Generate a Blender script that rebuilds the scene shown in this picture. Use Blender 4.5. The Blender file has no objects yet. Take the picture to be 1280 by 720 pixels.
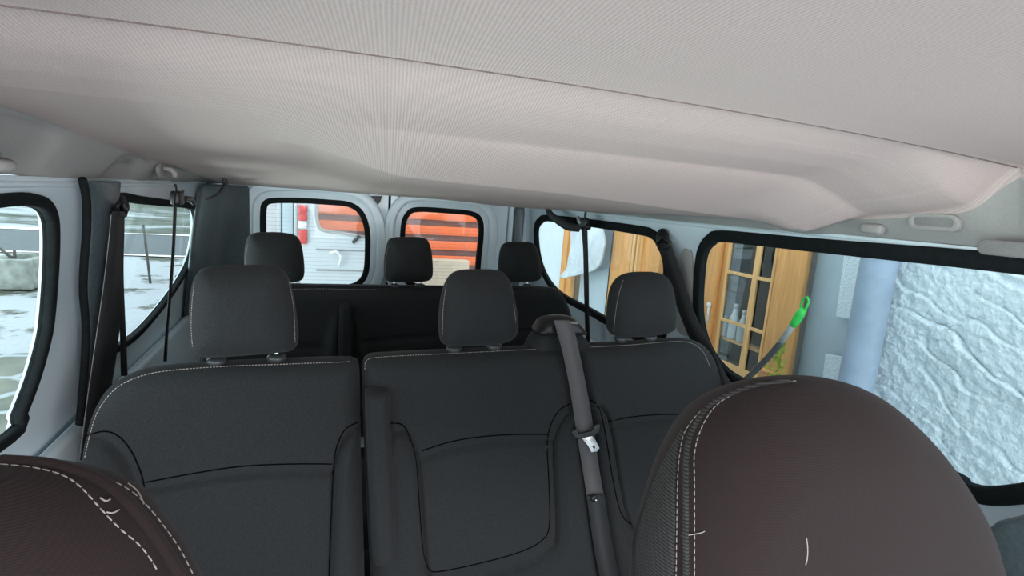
import bpy, bmesh, math, random
import numpy as np
from mathutils import Vector, Matrix, noise
from mathutils.bvhtree import BVHTree
random.seed(7)
S = bpy.context.scene
C = S.collection

# ------------------------------------------------------------------ camera (solved from the vanishing points)
F = 660.0
_Y = np.array([-238., -129., F]); _Y /= np.linalg.norm(_Y)
_D = np.array([-297., 3940., F]); _D -= _Y * (_D @ _Y); _D /= np.linalg.norm(_D)
_X = np.cross(_D, _Y)
R = np.stack([_X, _Y, -_D])            # world <- camera (x right, y down, z forward)

def ray(px, py): return R @ np.array([px - 640., py - 360., F])
def atY(px, py, y): d = ray(px, py); return d * (y / d[1])
def atX(px, py, x): d = ray(px, py); return d * (x / d[0])
def atZ(px, py, z): d = ray(px, py); return d * (z / d[2])
def atP(px, py, y0, z0, k, off=0.0):   # plane y = y0 + k (z - z0) + off
    d = ray(px, py); t = (y0 - k * z0 + off) / (d[1] - k * d[2]); return d * t
XR, XL, SL = 1.23, -0.53, 0.15         # side walls lean in towards the roof
def xr(z): return XR + (-.09 - z) * SL
def xl(z): return XL - (-.09 - z) * SL
def atR(px, py, off=0.0): d = ray(px, py); t = (XR - .09 * SL + off) / (d[0] + SL * d[2]); return d * t
def atL(px, py, off=0.0): d = ray(px, py); t = (XL + .09 * SL + off) / (d[0] - SL * d[2]); return d * t

cam = bpy.data.cameras.new('camera'); co = bpy.data.objects.new('camera', cam); C.objects.link(co)
M = Matrix.Identity(4)
for i, v in enumerate((R @ [1, 0, 0], R @ [0, -1, 0], R @ [0, 0, -1])):
    for j in range(3): M[j][i] = v[j]
co.matrix_world = M
cam.lens = 36 * F / 1280; cam.sensor_width = 36; cam.clip_start = .02; cam.clip_end = 300
S.camera = co
S.view_settings.view_transform = 'Standard'; S.view_settings.look = 'None'
S.view_settings.gamma = 1; S.view_settings.use_curve_mapping = False
S.view_settings.exposure = EXPOSURE = 0.0

# ------------------------------------------------------------------ materials
def mat(name, col, rough=.6, metal=0., spec=.5, sheen=0., build=None, coat=0.):
    m = bpy.data.materials.new(name); m.use_nodes = True
    nt = m.node_tree; b = nt.nodes['Principled BSDF']
    b.inputs['Base Color'].default_value = (*col, 1); b.inputs['Roughness'].default_value = rough
    b.inputs['Metallic'].default_value = metal; b.inputs['Specular IOR Level'].default_value = spec
    b.inputs['Sheen Weight'].default_value = sheen; b.inputs['Coat Weight'].default_value = coat
    if build: build(nt, b, col)
    return m
def N(nt, t, **kw):
    n = nt.nodes.new(t)
    for k, v in kw.items():
        if k in n.inputs: n.inputs[k].default_value = v
        else: setattr(n, k, v)
    return n
def coords(nt, scale=(1, 1, 1), rot=(0, 0, 0)):
    tc = N(nt, 'ShaderNodeTexCoord'); mp = N(nt, 'ShaderNodeMapping')
    mp.inputs['Scale'].default_value = scale; mp.inputs['Rotation'].default_value = rot
    nt.links.new(tc.outputs['Object'], mp.inputs['Vector']); return mp.outputs['Vector']
def ramp(nt, fac, stops):
    r = N(nt, 'ShaderNodeValToRGB'); e = r.color_ramp.elements
    while len(e) < len(stops): e.new(.5)
    for el, (p, c) in zip(e, stops): el.position = p; el.color = (*c, 1)
    nt.links.new(fac, r.inputs['Fac']); return r.outputs['Color']
def bump(nt, b, h, strength, dist):
    bp = N(nt, 'ShaderNodeBump'); bp.inputs['Strength'].default_value = strength; bp.inputs['Distance'].default_value = dist
    nt.links.new(h, bp.inputs['Height']); nt.links.new(bp.outputs['Normal'], b.inputs['Normal']); return bp
def noisy(scale=40, amt=.25, bs=.3, bd=.002, stretch=(1, 1, 1), rot=(0, 0, 0), detail=4):
    def f(nt, b, col):
        v = coords(nt, stretch, rot)
        n = N(nt, 'ShaderNodeTexNoise', Scale=scale, Detail=detail); nt.links.new(v, n.inputs['Vector'])
        lo = tuple(c * (1 - amt) for c in col); hi = tuple(min(1, c * (1 + amt)) for c in col)
        nt.links.new(ramp(nt, n.outputs['Fac'], [(.3, lo), (.7, hi)]), b.inputs['Base Color'])
        if bs: bump(nt, b, n.outputs['Fac'], bs, bd)
    return f
def weave(scale, amt, bs, bd, rot=(0, 0, 0), direction='X', nscale=300, wf=.5):
    def f(nt, b, col):
        v = coords(nt, (1, 1, 1), rot)
        w = N(nt, 'ShaderNodeTexWave', Scale=scale, Distortion=1.2, Detail=2); w.bands_direction = direction
        w.inputs['Detail Scale'].default_value = 3
        nt.links.new(v, w.inputs['Vector'])
        n = N(nt, 'ShaderNodeTexNoise', Scale=nscale, Detail=3); nt.links.new(v, n.inputs['Vector'])
        mx = N(nt, 'ShaderNodeMix'); mx.data_type = 'FLOAT'; mx.inputs['Factor'].default_value = .5
        mx.inputs['Factor'].default_value = wf; nt.links.new(w.outputs['Fac'], mx.inputs['A']); nt.links.new(n.outputs['Fac'], mx.inputs['B'])
        lo = tuple(c * (1 - amt) for c in col); hi = tuple(min(1, c * (1 + amt)) for c in col)
        nt.links.new(ramp(nt, mx.outputs['Result'], [(.3, lo), (.7, hi)]), b.inputs['Base Color'])
        bump(nt, b, mx.outputs['Result'], bs, bd)
    return f
def woodf(nt, b, col):
    v = coords(nt, (6, 6, .6))
    n = N(nt, 'ShaderNodeTexNoise', Scale=6, Detail=5, Distortion=.8); nt.links.new(v, n.inputs['Vector'])
    nt.links.new(ramp(nt, n.outputs['Fac'], [(.3, tuple(c * .82 for c in col)), (.7, tuple(min(1, c * 1.12) for c in col))]), b.inputs['Base Color'])

m_head = mat('headliner fabric', (.57, .46, .435), .95, spec=.1, build=weave(70, .10, .45, .0016, (0, 0, .12), 'X', 420, .68))
m_seat = mat('charcoal seat fabric', (.0235, .0245, .0255), .85, spec=.2, sheen=.05, build=noisy(420, .3, .25, .0006))
m_side = mat('black seat side fabric', (.015, .0165, .0172), .85, spec=.25, build=noisy(420, .3, .25, .0006))
m_cover = mat('brown stretch cover', (.0245, .0148, .0142), .9, spec=.2, sheen=.05, build=weave(210, .18, .3, .0006, (0, 0, 0), 'Z', 600))
m_rib = mat('ribbed side cover', (.04, .037, .036), .9, spec=.2, build=weave(90, .45, .6, .0018, (0, 0, 0), 'Z', 300))
m_stitch = mat('pale stitching', (.40, .34, .31), .8)
m_paint = mat('blue white body paint', (.74, .85, .91), .35, coat=.3, build=noisy(3, .03, 0))
m_rail = mat('pale grey plastic', (.40, .38, .365), .6, build=noisy(200, .05, .1, .0005))
m_dgrey = mat('grey plastic', (.27, .26, .255), .55, build=noisy(200, .08, .1, .0005))
m_guide = mat('grey guide plastic', (.045, .048, .05), .3, build=noisy(80, .1, 0))
m_groove = mat('black groove shade', (.004, .004, .005), 1., spec=.02, build=noisy(300, .2, 0))
m_rubber = mat('black rubber', (.012, .015, .016), .8, spec=.12, build=noisy(60, .2, .1, .001))
m_black = mat('black plastic', (.012, .012, .013), .4, build=noisy(150, .2, .1, .0005))
m_trim = mat('dark green grey trim', (.095, .122, .132), .38, build=noisy(120, .15, .2, .0006))
m_belt = mat('black belt webbing', (.018, .018, .02), .6, build=weave(190, .3, .3, .0008, (0, 0, 0), 'DIAGONAL', 300))
m_beltg = mat('grey belt webbing', (.085, .075, .078), .55, spec=.5, build=weave(120, .3, .3, .0008, (0, 0, .2), 'X', 300))
m_steel = mat('bright steel', (.6, .6, .6), .25, 1., build=noisy(80, .05, 0))
m_carpet = mat('black rubber flooring', (.02, .02, .021), .8, build=noisy(120, .3, .3, .002))
m_wood = mat('orange varnished wood', (.76, .37, .125), .4, build=woodf)
m_woodl = mat('pale varnished wood', (.82, .48, .20), .4, build=woodf)
m_greyp = mat('blue grey painted panel', (.47, .55, .60), .5, build=noisy(5, .06, .1, .002))
m_zinc = mat('galvanised metal', (.31, .38, .47), .6, .0, build=noisy(9, .12, .1, .001))
m_plaster = mat('white rough plaster', (.70, .76, .79), .9, spec=.1, build=noisy(90, .05, .9, .007))
m_snow = None
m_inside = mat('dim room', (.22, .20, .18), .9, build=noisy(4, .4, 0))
m_orange = mat('orange painted slats', (.95, .15, .018), .5, build=noisy(6, .05, 0))
m_brown = mat('brown gap boards', (.17, .055, .035), .7, build=noisy(8, .2, 0))
m_beige = mat('beige board', (.62, .47, .33), .7, build=noisy(6, .08, 0))
m_vwhite = mat('white vehicle paint', (.54, .565, .59), .35, build=noisy(2, .03, 0))
m_red = mat('red lamp lens', (.62, .05, .045), .25, build=noisy(30, .1, 0))
m_lens = mat('clear lamp lens', (.75, .7, .68), .25, build=noisy(30, .1, 0))
m_lilac = mat('pale lilac render', (.60, .56, .58), .85, build=noisy(12, .06, .2, .003))
m_concrete = mat('mossy concrete', (.36, .38, .34), .9, build=noisy(9, .3, .4, .01))
m_moss = mat('green moss', (.24, .30, .12), .95, build=noisy(20, .4, .4, .01))
m_asphalt = mat('wet asphalt', (.13, .145, .15), .7, build=noisy(14, .12, .2, .01))
m_post = mat('weathered post', (.12, .11, .10), .9, build=noisy(20, .3, .3, .004))
m_green = mat('green brush plastic', (.03, .50, .07), .4, build=noisy(30, .1, 0))
m_pole = mat('grey brush pole', (.05, .052, .05), .45, build=noisy(60, .1, 0))
m_polel = mat('light grey sleeve', (.30, .31, .28), .5, build=noisy(60, .1, 0))
m_leaf = mat('yellow green leaves', (.30, .36, .05), .7, build=noisy(40, .4, 0))
m_white = mat('white plastic', (.75, .75, .74), .5, build=noisy(30, .05, 0))
m_reflection = mat('white painted reflection', (.60, .65, .68), .9, build=noisy(14, .12, .9, .03, (1, 1, .4)))
m_cup = mat('pale glazed bottle', (.80, .85, .88), .3, build=noisy(20, .1, 0))

def glass(name, tint, refl=1.0, haze=0.0, lines=None):
    m = bpy.data.materials.new(name); m.use_nodes = True; nt = m.node_tree; nt.nodes.clear()
    out = N(nt, 'ShaderNodeOutputMaterial'); tr = N(nt, 'ShaderNodeBsdfTransparent'); tr.inputs['Color'].default_value = (*tint, 1)
    gl = N(nt, 'ShaderNodeBsdfGlossy', Roughness=.01); fr = N(nt, 'ShaderNodeFresnel', IOR=1.45)
    ge = N(nt, 'ShaderNodeNewGeometry'); io = N(nt, 'ShaderNodeMapRange'); io.inputs['To Min'].default_value = 1.45; io.inputs['To Max'].default_value = 1 / 1.45   # both faces of a thin pane reflect alike
    nt.links.new(ge.outputs['Backfacing'], io.inputs['Value']); nt.links.new(io.outputs['Result'], fr.inputs['IOR'])
    mu = N(nt, 'ShaderNodeMath', operation='MULTIPLY'); mu.inputs[1].default_value = refl
    nt.links.new(fr.outputs[0], mu.inputs[0])
    mx = N(nt, 'ShaderNodeMixShader'); nt.links.new(mu.outputs[0], mx.inputs[0])
    src = tr.outputs[0]
    if haze:
        df = N(nt, 'ShaderNodeBsdfDiffuse'); df.inputs['Color'].default_value = (.8, .82, .82, 1)
        tl = N(nt, 'ShaderNodeBsdfTranslucent'); tl.inputs['Color'].default_value = (.85, .87, .88, 1)
        ad = N(nt, 'ShaderNodeMixShader'); ad.inputs[0].default_value = .6
        nt.links.new(df.outputs[0], ad.inputs[1]); nt.links.new(tl.outputs[0], ad.inputs[2])
        n = N(nt, 'ShaderNodeTexNoise', Scale=9, Detail=4); nt.links.new(coords(nt), n.inputs['Vector'])
        r = ramp(nt, n.outputs['Fac'], [(.35, (haze * .6,) * 3), (.7, (haze * 1.5,) * 3)])
        h = N(nt, 'ShaderNodeMixShader'); nt.links.new(r, h.inputs[0]); nt.links.new(tr.outputs[0], h.inputs[1]); nt.links.new(ad.outputs[0], h.inputs[2])
        src = h.outputs[0]
    if lines:                                                 # fine heating wires printed on the glass
        sp = N(nt, 'ShaderNodeSeparateXYZ'); nt.links.new(coords(nt), sp.inputs[0])
        a = N(nt, 'ShaderNodeMath', operation='MULTIPLY'); a.inputs[1].default_value = 1 / lines; nt.links.new(sp.outputs['Z'], a.inputs[0])
        fc = N(nt, 'ShaderNodeMath', operation='FRACT'); nt.links.new(a.outputs[0], fc.inputs[0])
        lt = N(nt, 'ShaderNodeMath', operation='LESS_THAN'); lt.inputs[1].default_value = .05; nt.links.new(fc.outputs[0], lt.inputs[0])
        ml = N(nt, 'ShaderNodeMath', operation='MULTIPLY'); ml.inputs[1].default_value = .28; nt.links.new(lt.outputs[0], ml.inputs[0])
        d2 = N(nt, 'ShaderNodeBsdfDiffuse'); d2.inputs['Color'].default_value = (.25, .12, .09, 1)
        h2 = N(nt, 'ShaderNodeMixShader'); nt.links.new(ml.outputs[0], h2.inputs[0]); nt.links.new(src, h2.inputs[1]); nt.links.new(d2.outputs[0], h2.inputs[2])
        src = h2.outputs[0]
    nt.links.new(src, mx.inputs[1]); nt.links.new(gl.outputs[0], mx.inputs[2]); nt.links.new(mx.outputs[0], out.inputs[0])
    return m
m_glass = glass('clear glass', (.93, .97, .97), .5)
m_rglass = glass('hazy rear glass', (.93, .96, .96), .25, .05, .021)
m_hglass = glass('house window glass', (.95, .97, .97), 1.6)

# ------------------------------------------------------------------ helpers
def link(name, me, m, parent=None, smooth=True):
    o = bpy.data.objects.new(name, me); C.objects.link(o)
    if m is not None: me.materials.append(m)
    if smooth:
        me.polygons.foreach_set('use_smooth', [True] * len(me.polygons))
    if parent is not None: o.parent = parent; o.matrix_parent_inverse = parent.matrix_world.inverted()
    return o
def tag(o, label=None, cat=None, group=None, kind=None):
    if label: o['label'] = label
    if cat: o['category'] = cat
    if group: o['group'] = group
    if kind: o['kind'] = kind
    return o
def thing(name, loc, label, cat, group=None, kind=None):
    o = bpy.data.objects.new(name, None); C.objects.link(o); o.location = Vector(loc)
    o.matrix_world = Matrix.Translation(Vector(loc)); o.empty_display_size = .05
    return tag(o, label, cat, group, kind)
def mesh(v, f):
    me = bpy.data.meshes.new('m'); me.from_pydata([tuple(map(float, p)) for p in v], [], f); me.update(); return me
def fix(me, merge=0):
    bm = bmesh.new(); bm.from_mesh(me)
    if merge: bmesh.ops.remove_doubles(bm, verts=bm.verts, dist=merge)
    bmesh.ops.recalc_face_normals(bm, faces=bm.faces); bm.to_mesh(me); bm.free(); return me
def catmull(pts, closed=True, n=6):
    P = np.array(pts, float); L = len(P); out = []
    for i in range(L if closed else L - 1):
        if closed: p0, p1, p2, p3 = P[i - 1], P[i], P[(i + 1) % L], P[(i + 2) % L]
        else: p0, p1, p2, p3 = P[max(i - 1, 0)], P[i], P[i + 1], P[min(i + 2, L - 1)]
        for t in np.arange(n) / n:
            out.append(.5 * (2 * p1 + (p2 - p0) * t + (2 * p0 - 5 * p1 + 4 * p2 - p3) * t * t + (3 * p1 - p0 - 3 * p2 + p3) * t ** 3))
    if not closed: out.append(P[-1])
    return np.array(out)
def offset(poly, d):
    P = np.array(poly, float); A = np.roll(P, 1, 0); B = np.roll(P, -1, 0)
    t = B - A; t /= np.linalg.norm(t, axis=1)[:, None] + 1e-9
    n = np.stack([t[:, 1], -t[:, 0]], 1)
    x, y = P[:, 0], P[:, 1]
    if np.sum(x * np.roll(y, -1) - y * np.roll(x, -1)) < 0: n = -n
    return P + n * d
def rrect(u0, v0, u1, v1, r, n=6):
    out = []
    for cx, cy, a in ((u1 - r, v1 - r, 0), (u0 + r, v1 - r, 90), (u0 + r, v0 + r, 180), (u1 - r, v0 + r, 270)):
        for i in range(n + 1):
            t = math.radians(a + 90 * i / n); out.append((cx + r * math.cos(t), cy + r * math.sin(t)))
    return np.array(out)
def sheet(loops, half, fn, bevel=0.0):
    """flat outline with holes, thickened; fn(u, v, w) gives the world point"""
    cu = bpy.data.curves.new('c', 'CURVE'); cu.dimensions = '2D'; cu.fill_mode = 'BOTH'
    cu.extrude = max(half - bevel, 1e-4); cu.bevel_depth = bevel; cu.bevel_resolution = 2
    for lp in loops:
        sp = cu.splines.new('POLY'); sp.points.add(len(lp) - 1)
        for p, q in zip(sp.points, lp): p.co = (q[0], q[1], 0, 1)
        sp.use_cyclic_u = True
    o = bpy.data.objects.new('c', cu); C.objects.link(o)
    dg = bpy.context.evaluated_depsgraph_get(); dg.update()
    me = bpy.data.meshes.new_from_object(o.evaluated_get(dg))
    bpy.data.objects.remove(o); bpy.data.curves.remove(cu)
    for v in me.vertices: v.co = Vector([float(a) for a in fn(v.co.x, v.co.y, v.co.z)])
    me.materials.clear()
    return fix(me, 1e-6)
def box(lo, hi, bev=.004, seg=2):
    bm = bmesh.new(); bmesh.ops.create_cube(bm, size=1)
    lo = np.array(lo, float); hi = np.array(hi, float)
    for v in bm.verts: v.co = Vector([float(lo[i] + (v.co[i] + .5) * (hi[i] - lo[i])) for i in range(3)])
    if bev: bmesh.ops.bevel(bm, geom=list(bm.edges), offset=bev, segments=seg, affect='EDGES', profile=.5)
    me = bpy.data.meshes.new('b'); bm.to_mesh(me); bm.free(); return me
def join(*ms):
    V = []; Fc = []
    for me in ms:
        k = len(V); V += [tuple(v.co) for v in me.vertices]; Fc += [[i + k for i in p.vertices] for p in me.polygons]
    return mesh(V, Fc)
def tube(pts, rad, n=8, caps=True):
    P = np.array(pts, float); L = len(P); V = []; Fc = []
    rad = [rad] * L if np.isscalar(rad) else rad
    T = np.gradient(P, axis=0); T /= np.linalg.norm(T, axis=1)[:, None] + 1e-9
    ref = np.array([0, 0, 1.]) if abs(T[0][2]) < .9 else np.array([1., 0, 0])
    u = np.cross(T[0], ref); u /= np.linalg.norm(u)
    for i in range(L):
        u = u - T[i] * (u @ T[i]); u /= np.linalg.norm(u); w = np.cross(T[i], u)
        for k in range(n):
            a = 2 * math.pi * k / n; V.append(P[i] + rad[i] * (math.cos(a) * u + math.sin(a) * w))
    for i in range(L - 1):
        for k in range(n):
            Fc.append([i * n + k, i * n + (k + 1) % n, (i + 1) * n + (k + 1) % n, (i + 1) * n + k])
    if caps: Fc += [list(range(n))[::-1], [(L - 1) * n + k for k in range(n)]]
    return mesh(V, Fc)
def ribbon(A, B, th, nrm):
    """webbing between two edge lines, thickness th towards nrm"""
    A = np.array(A, float); B = np.array(B, float); nrm = np.array(nrm, float); nrm /= np.linalg.norm(nrm); L = len(A)
    V = list(A) + list(B) + list(B + nrm * th) + list(A + nrm * th); Fc = []
    for i in range(L - 1):
        for s in range(4):
            a, b = s * L, ((s + 1) % 4) * L
            Fc.append([a + i, a + i + 1, b + i + 1, b + i])
    Fc += [[0, L, 2 * L, 3 * L], [L - 1, 2 * L - 1, 3 * L - 1, 4 * L - 1]]
    return fix(mesh(V, Fc))
def lathe(prof, n=16, fn=lambda x, y, z: (x, y, z)):
    V = []; Fc = []; L = len(prof)
    for r, h in prof:
        for k in range(n): a = 2 * math.pi * k / n; V.append(fn(r * math.cos(a), r * math.sin(a), h))
    for i in range(L - 1):
        for k in range(n): Fc.append([i * n + k, i * n + (k + 1) % n, (i + 1) * n + (k + 1) % n, (i + 1) * n + k])
    Fc += [list(range(n))[::-1], [(L - 1) * n + k for k in range(n)]]
    return fix(mesh(V, Fc), 1e-6)
def segdist(PX, PZ, poly, closed):
    d = np.full(PX.shape, 1e9); L = len(poly)
    for i in range(L if closed else L - 1):
        a = poly[i]; b = poly[(i + 1) % L]; ab = b - a; q = ab @ ab + 1e-12
        t = np.clip(((PX - a[0]) * ab[0] + (PZ - a[1]) * ab[1]) / q, 0, 1)
        d = np.minimum(d, np.hypot(PX - a[0] - t * ab[0], PZ - a[1] - t * ab[1]))
    return d
def inside(PX, PZ, poly):
    c = np.zeros(PX.shape, bool); L = len(poly)
    for i in range(L):
        a = poly[i]; b = poly[i - 1]
        m = ((a[1] > PZ) != (b[1] > PZ)) & (PX < (b[0] - a[0]) * (PZ - a[1]) / (b[1] - a[1] + 1e-12) + a[0])
        c ^= m
    return c
def sm(a, b, x): t = np.clip((x - a) / (b - a), 0, 1); return t * t * (3 - 2 * t)
def pillow(outline, plane, hf, hb, rf, rb=None, seams=(), lifts=(), nx=60, nz=60, puff=0.0):
    """upholstered pad: outline in (x, z), front swells by hf towards -y, back by hb; seams pull grooves, lifts raise panels"""
    P = np.array(outline, float); rb = rb or rf
    z0, z1 = P[:, 1].min(), P[:, 1].max()
    def sp(n): t = np.linspace(0, 1, n); c = (1 - np.cos(np.pi * t)) / 2; return .5 * t + .5 * c if n < 90 else .7 * t + .3 * c
    zs = z0 + (z1 - z0) * sp(nz); zs[0] += 1e-4; zs[-1] -= 1e-4
    X = np.zeros((nz, nx)); Zg = np.repeat(zs[:, None], nx, 1); us = sp(nx)
    for i, z in enumerate(zs):
        xs = []
        for k in range(len(P)):
            a, b = P[k - 1], P[k]
            if (a[1] > z) != (b[1] > z): xs.append(a[0] + (z - a[1]) / (b[1] - a[1]) * (b[0] - a[0]))
        X[i] = min(xs) + (max(xs) - min(xs)) * us
    d = segdist(X, Zg, P, True); d[0] = d[-1] = 0; d[:, 0] = d[:, -1] = 0
    e = lambda r: np.sqrt(np.clip(1 - (1 - np.minimum(d / r, 1)) ** 2, 0, 1))
    h = hf * e(rf) + puff * np.minimum(d / (.5 * (X.max() - X.min())), 1)
    for poly, hh, soft in lifts:
        q = np.array(poly, float); s = segdist(X, Zg, q, True) * np.where(inside(X, Zg, q), 1, -1)
        h += hh * sm(-soft * .3, soft, s) * e(rf)
    for pl, w, dep in seams:
        s = segdist(X, Zg, np.array(pl, float), False); h -= dep * np.exp(-(s / w) ** 2) * e(rf)
    yb = np.vectorize(plane)(Zg)
    fr = np.stack([X, yb - h, Zg], 2).reshape(-1, 3); bk = np.stack([X, yb + hb * e(rb), Zg], 2).reshape(-1, 3)
    V = np.vstack([fr, bk]); n = nx * nz; Fc = []
    for i in range(nz - 1):
        for j in range(nx - 1):
            a = i * nx + j; q = [a, a + 1, a + nx + 1, a + nx]
            Fc.append(q); Fc.append([n + k for k in q[::-1]])
    return fix(mesh(V, Fc), 1e-5)
def bvh(*objs):
    V = []; Fc = []
    for o in objs:
        k = len(V); V += [o.matrix_world @ v.co for v in o.data.vertices]; Fc += [[i + k for i in p.vertices] for p in o.data.polygons]
    return BVHTree.FromPolygons(V, Fc)
def cast(tree, px, py):
    d = Vector(ray(px, py)).normalized(); h = tree.ray_cast(Vector((0, 0, 0)), d)
    return (np.array(h[0]), np.array(h[1])) if h[0] is not None else None
def stitches(tree, line, parent, step=.008, gap=.35, r=.0012, n=10, name='stitching', m=None):
    """a run of thread stitches lying on a surface"""
    pts = []
    for px, py in catmull(line, False, n):
        h = cast(tree, px, py)
        if h is not None: pts.append(h[0] - np.array(ray(px, py)) / np.linalg.norm(ray(px, py)) * r * .6)
    P = np.array(pts); s = np.concatenate([[0], np.cumsum(np.linalg.norm(np.diff(P, axis=0), axis=1))])
    f = lambda t: np.array([np.interp(t, s, P[:, k]) for k in range(3)])
    ms = []; t = 0
    while t < s[-1] - step:
        a, b = f(t), f(t + step * (1 - gap)); ms.append(tube([a, (a + b) / 2, b], [r * .6, r, r * .6], 5)); t += step
    return link(name, join(*ms), m or m_stitch, parent)
def seamline(o, lines, t0, r=.0019):
    tr = bvh(o)
    for ln in lines:
        P = []
        for px, py in catmull(ln, False, 8):
            h = cast(tr, px, py)
            if h is not None: P.append(h[0])
        P = np.array(P)
        for _ in range(2): P[1:-1] = .25 * P[:-2] + .5 * P[1:-1] + .25 * P[2:]
        link('groove_shade', tube(P, r, 6), m_groove, t0)  # near-black tube added to deepen the shade in the seam groove
def seampx(line, pl, n=5): return [pl(px, py)[[0, 2]] for px, py in catmull(line, False, n)]
def polypx(line, pl, n=5): return [pl(px, py)[[0, 2]] for px, py in catmull(line, True, n)]

# ------------------------------------------------------------------ the van body (the setting)
HZ = -1.56
def zceil(x, y):
    b = np.interp(y, [-.4, .3, .55, .600, .608, .614, .640, .66, .72, .78, .868, 1.15, 3.05],
                     [.155, .150, .145, .142, .1405, .150, .150, .143, .1225, .1075, .0925, .076, -.047])
    b = b - .018 * ((x - .36) / .8) ** 2 * (1 - sm(.55, .95, y))
    ze = -.032 - .015 * sm(.6, 1.1, x)
    b = b + (ze + .047) * sm(1.15, 3.05, y)
    zl = np.interp(x, [-.13, -.083, -.02, .052, .104, .156, .307, .477, .644, .853, 1.033, 1.14], [.078, .077, .070, .053, .039, .028, .0243, .0216, .015, .0037, -.004, -.008])
    face = .0925 + (zl - .0925) * np.clip((y - .868) / .262, 0, 1) ** .75
    under = zl + (ze - zl) * np.clip((y - 1.13) / 1.92, 0, 1) + .005 * sm(1.133, 1.16, y) * (1 - sm(1.2, 2.2, y))
    dr = .066 * sm(.92, 1.2, x) * sm(.60, .69, y) * (1 - sm(1.0, 1.15, y))
    b = b - dr; face = face - dr
    g = np.where(y < .865, b, np.where(y < 1.13, face, under))
    s = 1 - sm(1.135, 1.20, x)
    z = b + (np.minimum(b, g) - b) * s
    tl = np.clip((-.465 - x) / .065, 0, 1); z = z + (-.036 - z) * tl ** .8
    q = 1 - sm(.95, 1.08, y); x0 = 1.10 + .085 * q; x0 = x0 + .02 * (1 - q); tr = np.clip((x - x0) / (.105 - .05 * q), 0, 1); z = z + (-.036 - z) * tr ** .9
    for xc, yc, a, bb, dd in ((-.50, 1.17, .03, .13, .035), (-.498, 1.74, .025, .11, .032), (-.50, 2.14, .028, .12, .032), (-.50, 2.75, .025, .15, .022),
                              (1.18, 1.95, .03, .12, .02)):
        z = z + dd * np.exp(-((x - xc) / a) ** 4 - ((y - yc) / bb) ** 4)
    return z
xs = np.concatenate([np.linspace(-.53, -.455, 30), np.linspace(-.44, 1.08, 125), np.linspace(1.09, 1.25, 36)])
ys = np.concatenate([np.linspace(-.2, .54, 50), np.linspace(.55, .70, 76), np.linspace(.705, 1.3, 130), np.linspace(1.31, 3.03, 110)])
YY, XX = np.meshgrid(ys, xs, indexing='ij'); ZZ = zceil(XX, YY)
k = np.array([.25, .5, .25]); Zs = ZZ.copy()
for _ in range(2):
    Zs[1:-1] = .25 * Zs[:-2] + .5 * Zs[1:-1] + .25 * Zs[2:]; Zs[:, 1:-1] = .25 * Zs[:, :-2] + .5 * Zs[:, 1:-1] + .25 * Zs[:, 2:]
nx = len(xs); V = np.stack([XX, YY, Zs], 2).reshape(-1, 3); Fc = []
for i in range(len(ys) - 1):
    for j in range(nx - 1):
        a = i * nx + j; Fc.append([a, a + nx, a + nx + 1, a + 1])
ceil = link('ceiling', mesh(V, Fc), m_head)
ceil.data.materials.append(mat('smooth grey headliner edge', (.37, .36, .345), .85, spec=.2, build=noisy(250, .05, .2, .0006)))
for p in ceil.data.polygons:
    cx_, cy_ = p.center[0], p.center[1]
    if cx_ < -.462 or cx_ > 1.19 or (cx_ > 1.115 and cy_ > 1.0) or (cx_ > 1.185 and cy_ < .3): p.material_index = 1
sd = ceil.modifiers.new('thick', 'SOLIDIFY'); sd.thickness = .012; sd.offset = -1
tag(ceil, 'pale pinkish grey fabric headliner with cross ridges and a dropped bulge', 'ceiling', kind='structure')
crease_y = .613  # thin dark tube added to draw the shadow line at this crease
link('crease_shadow', tube([(x, crease_y, float(zceil(np.array(x), np.array(.608))) + .0022) for x in np.linspace(-.45, 1.17, 60)], .0017, 6), mat('painted crease shadow', (.26, .19, .175), .95, spec=.05, build=noisy(200, .2, 0)), ceil)
rf = link('roof', box((-.60, -.25, .19), (1.30, 3.2, .21), .01), m_paint); tag(rf, 'white steel roof skin above the headliner', 'roof', kind='structure')

# window outlines (world y, z on the leaning walls)
def wl(px, f): return [f(a, b)[[1, 2]] for a, b in px]
RF = catmull(wl([(905, 300.5), (890, 304), (881, 316), (877, 340), (875, 380), (878, 410), (887, 436), (903, 458), (925, 474)], atR)
             + [(1.05, -.535), (.80, -.525), (.66, -.515)] + wl([(1210, 607), (1250, 611)], atR)
             + [(.47, -.40), (.44, -.30), (.44, -.14), (.47, -.075), (.53, -.062)] + wl([(1280, 340), (1180, 329), (1100, 321), (1000, 310.5)], atR), True, 4)
RRW = catmull(wl([(686, 275.5), (676, 278), (671, 287), (672, 310), (677, 332), (687, 352), (703, 368), (733, 384), (760, 399)], atR)
              + [(1.90, -.535), (1.78, -.52), (1.72, -.47), (1.70, -.35), (1.70, -.2)] + wl([(823, 306), (816, 297), (800, 292), (740, 282.5)], atR), True, 4)
atLo = lambda a, b: atL(a, b, -.016)
LF = catmull([(.75, -.08), (.95, -.083)] + wl([(0, 253), (28, 254), (43, 260), (51, 275), (53, 300), (52, 340), (48, 395), (43, 427), (30, 473), (12, 519), (0, 545)], atLo)
             + [(.85, -.52), (.62, -.53), (.5, -.48), (.46, -.36), (.46, -.2), (.53, -.10)], True, 4)
LRW = catmull([(1.78, -.082)] + wl([(165, 252), (205, 256), (232, 259), (239, 266), (240, 285), (234, 318), (222, 345), (195, 383), (160, 420)], atLo)
              + [(1.80, -.53), (1.72, -.48), (1.68, -.36), (1.68, -.2), (1.71, -.10)], True, 4)
def wallR(u, v, w): return (xr(v) + .012 + w, u, v)
def wallL(u, v, w): return (xl(v) - .012 + w, u, v)
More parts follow.
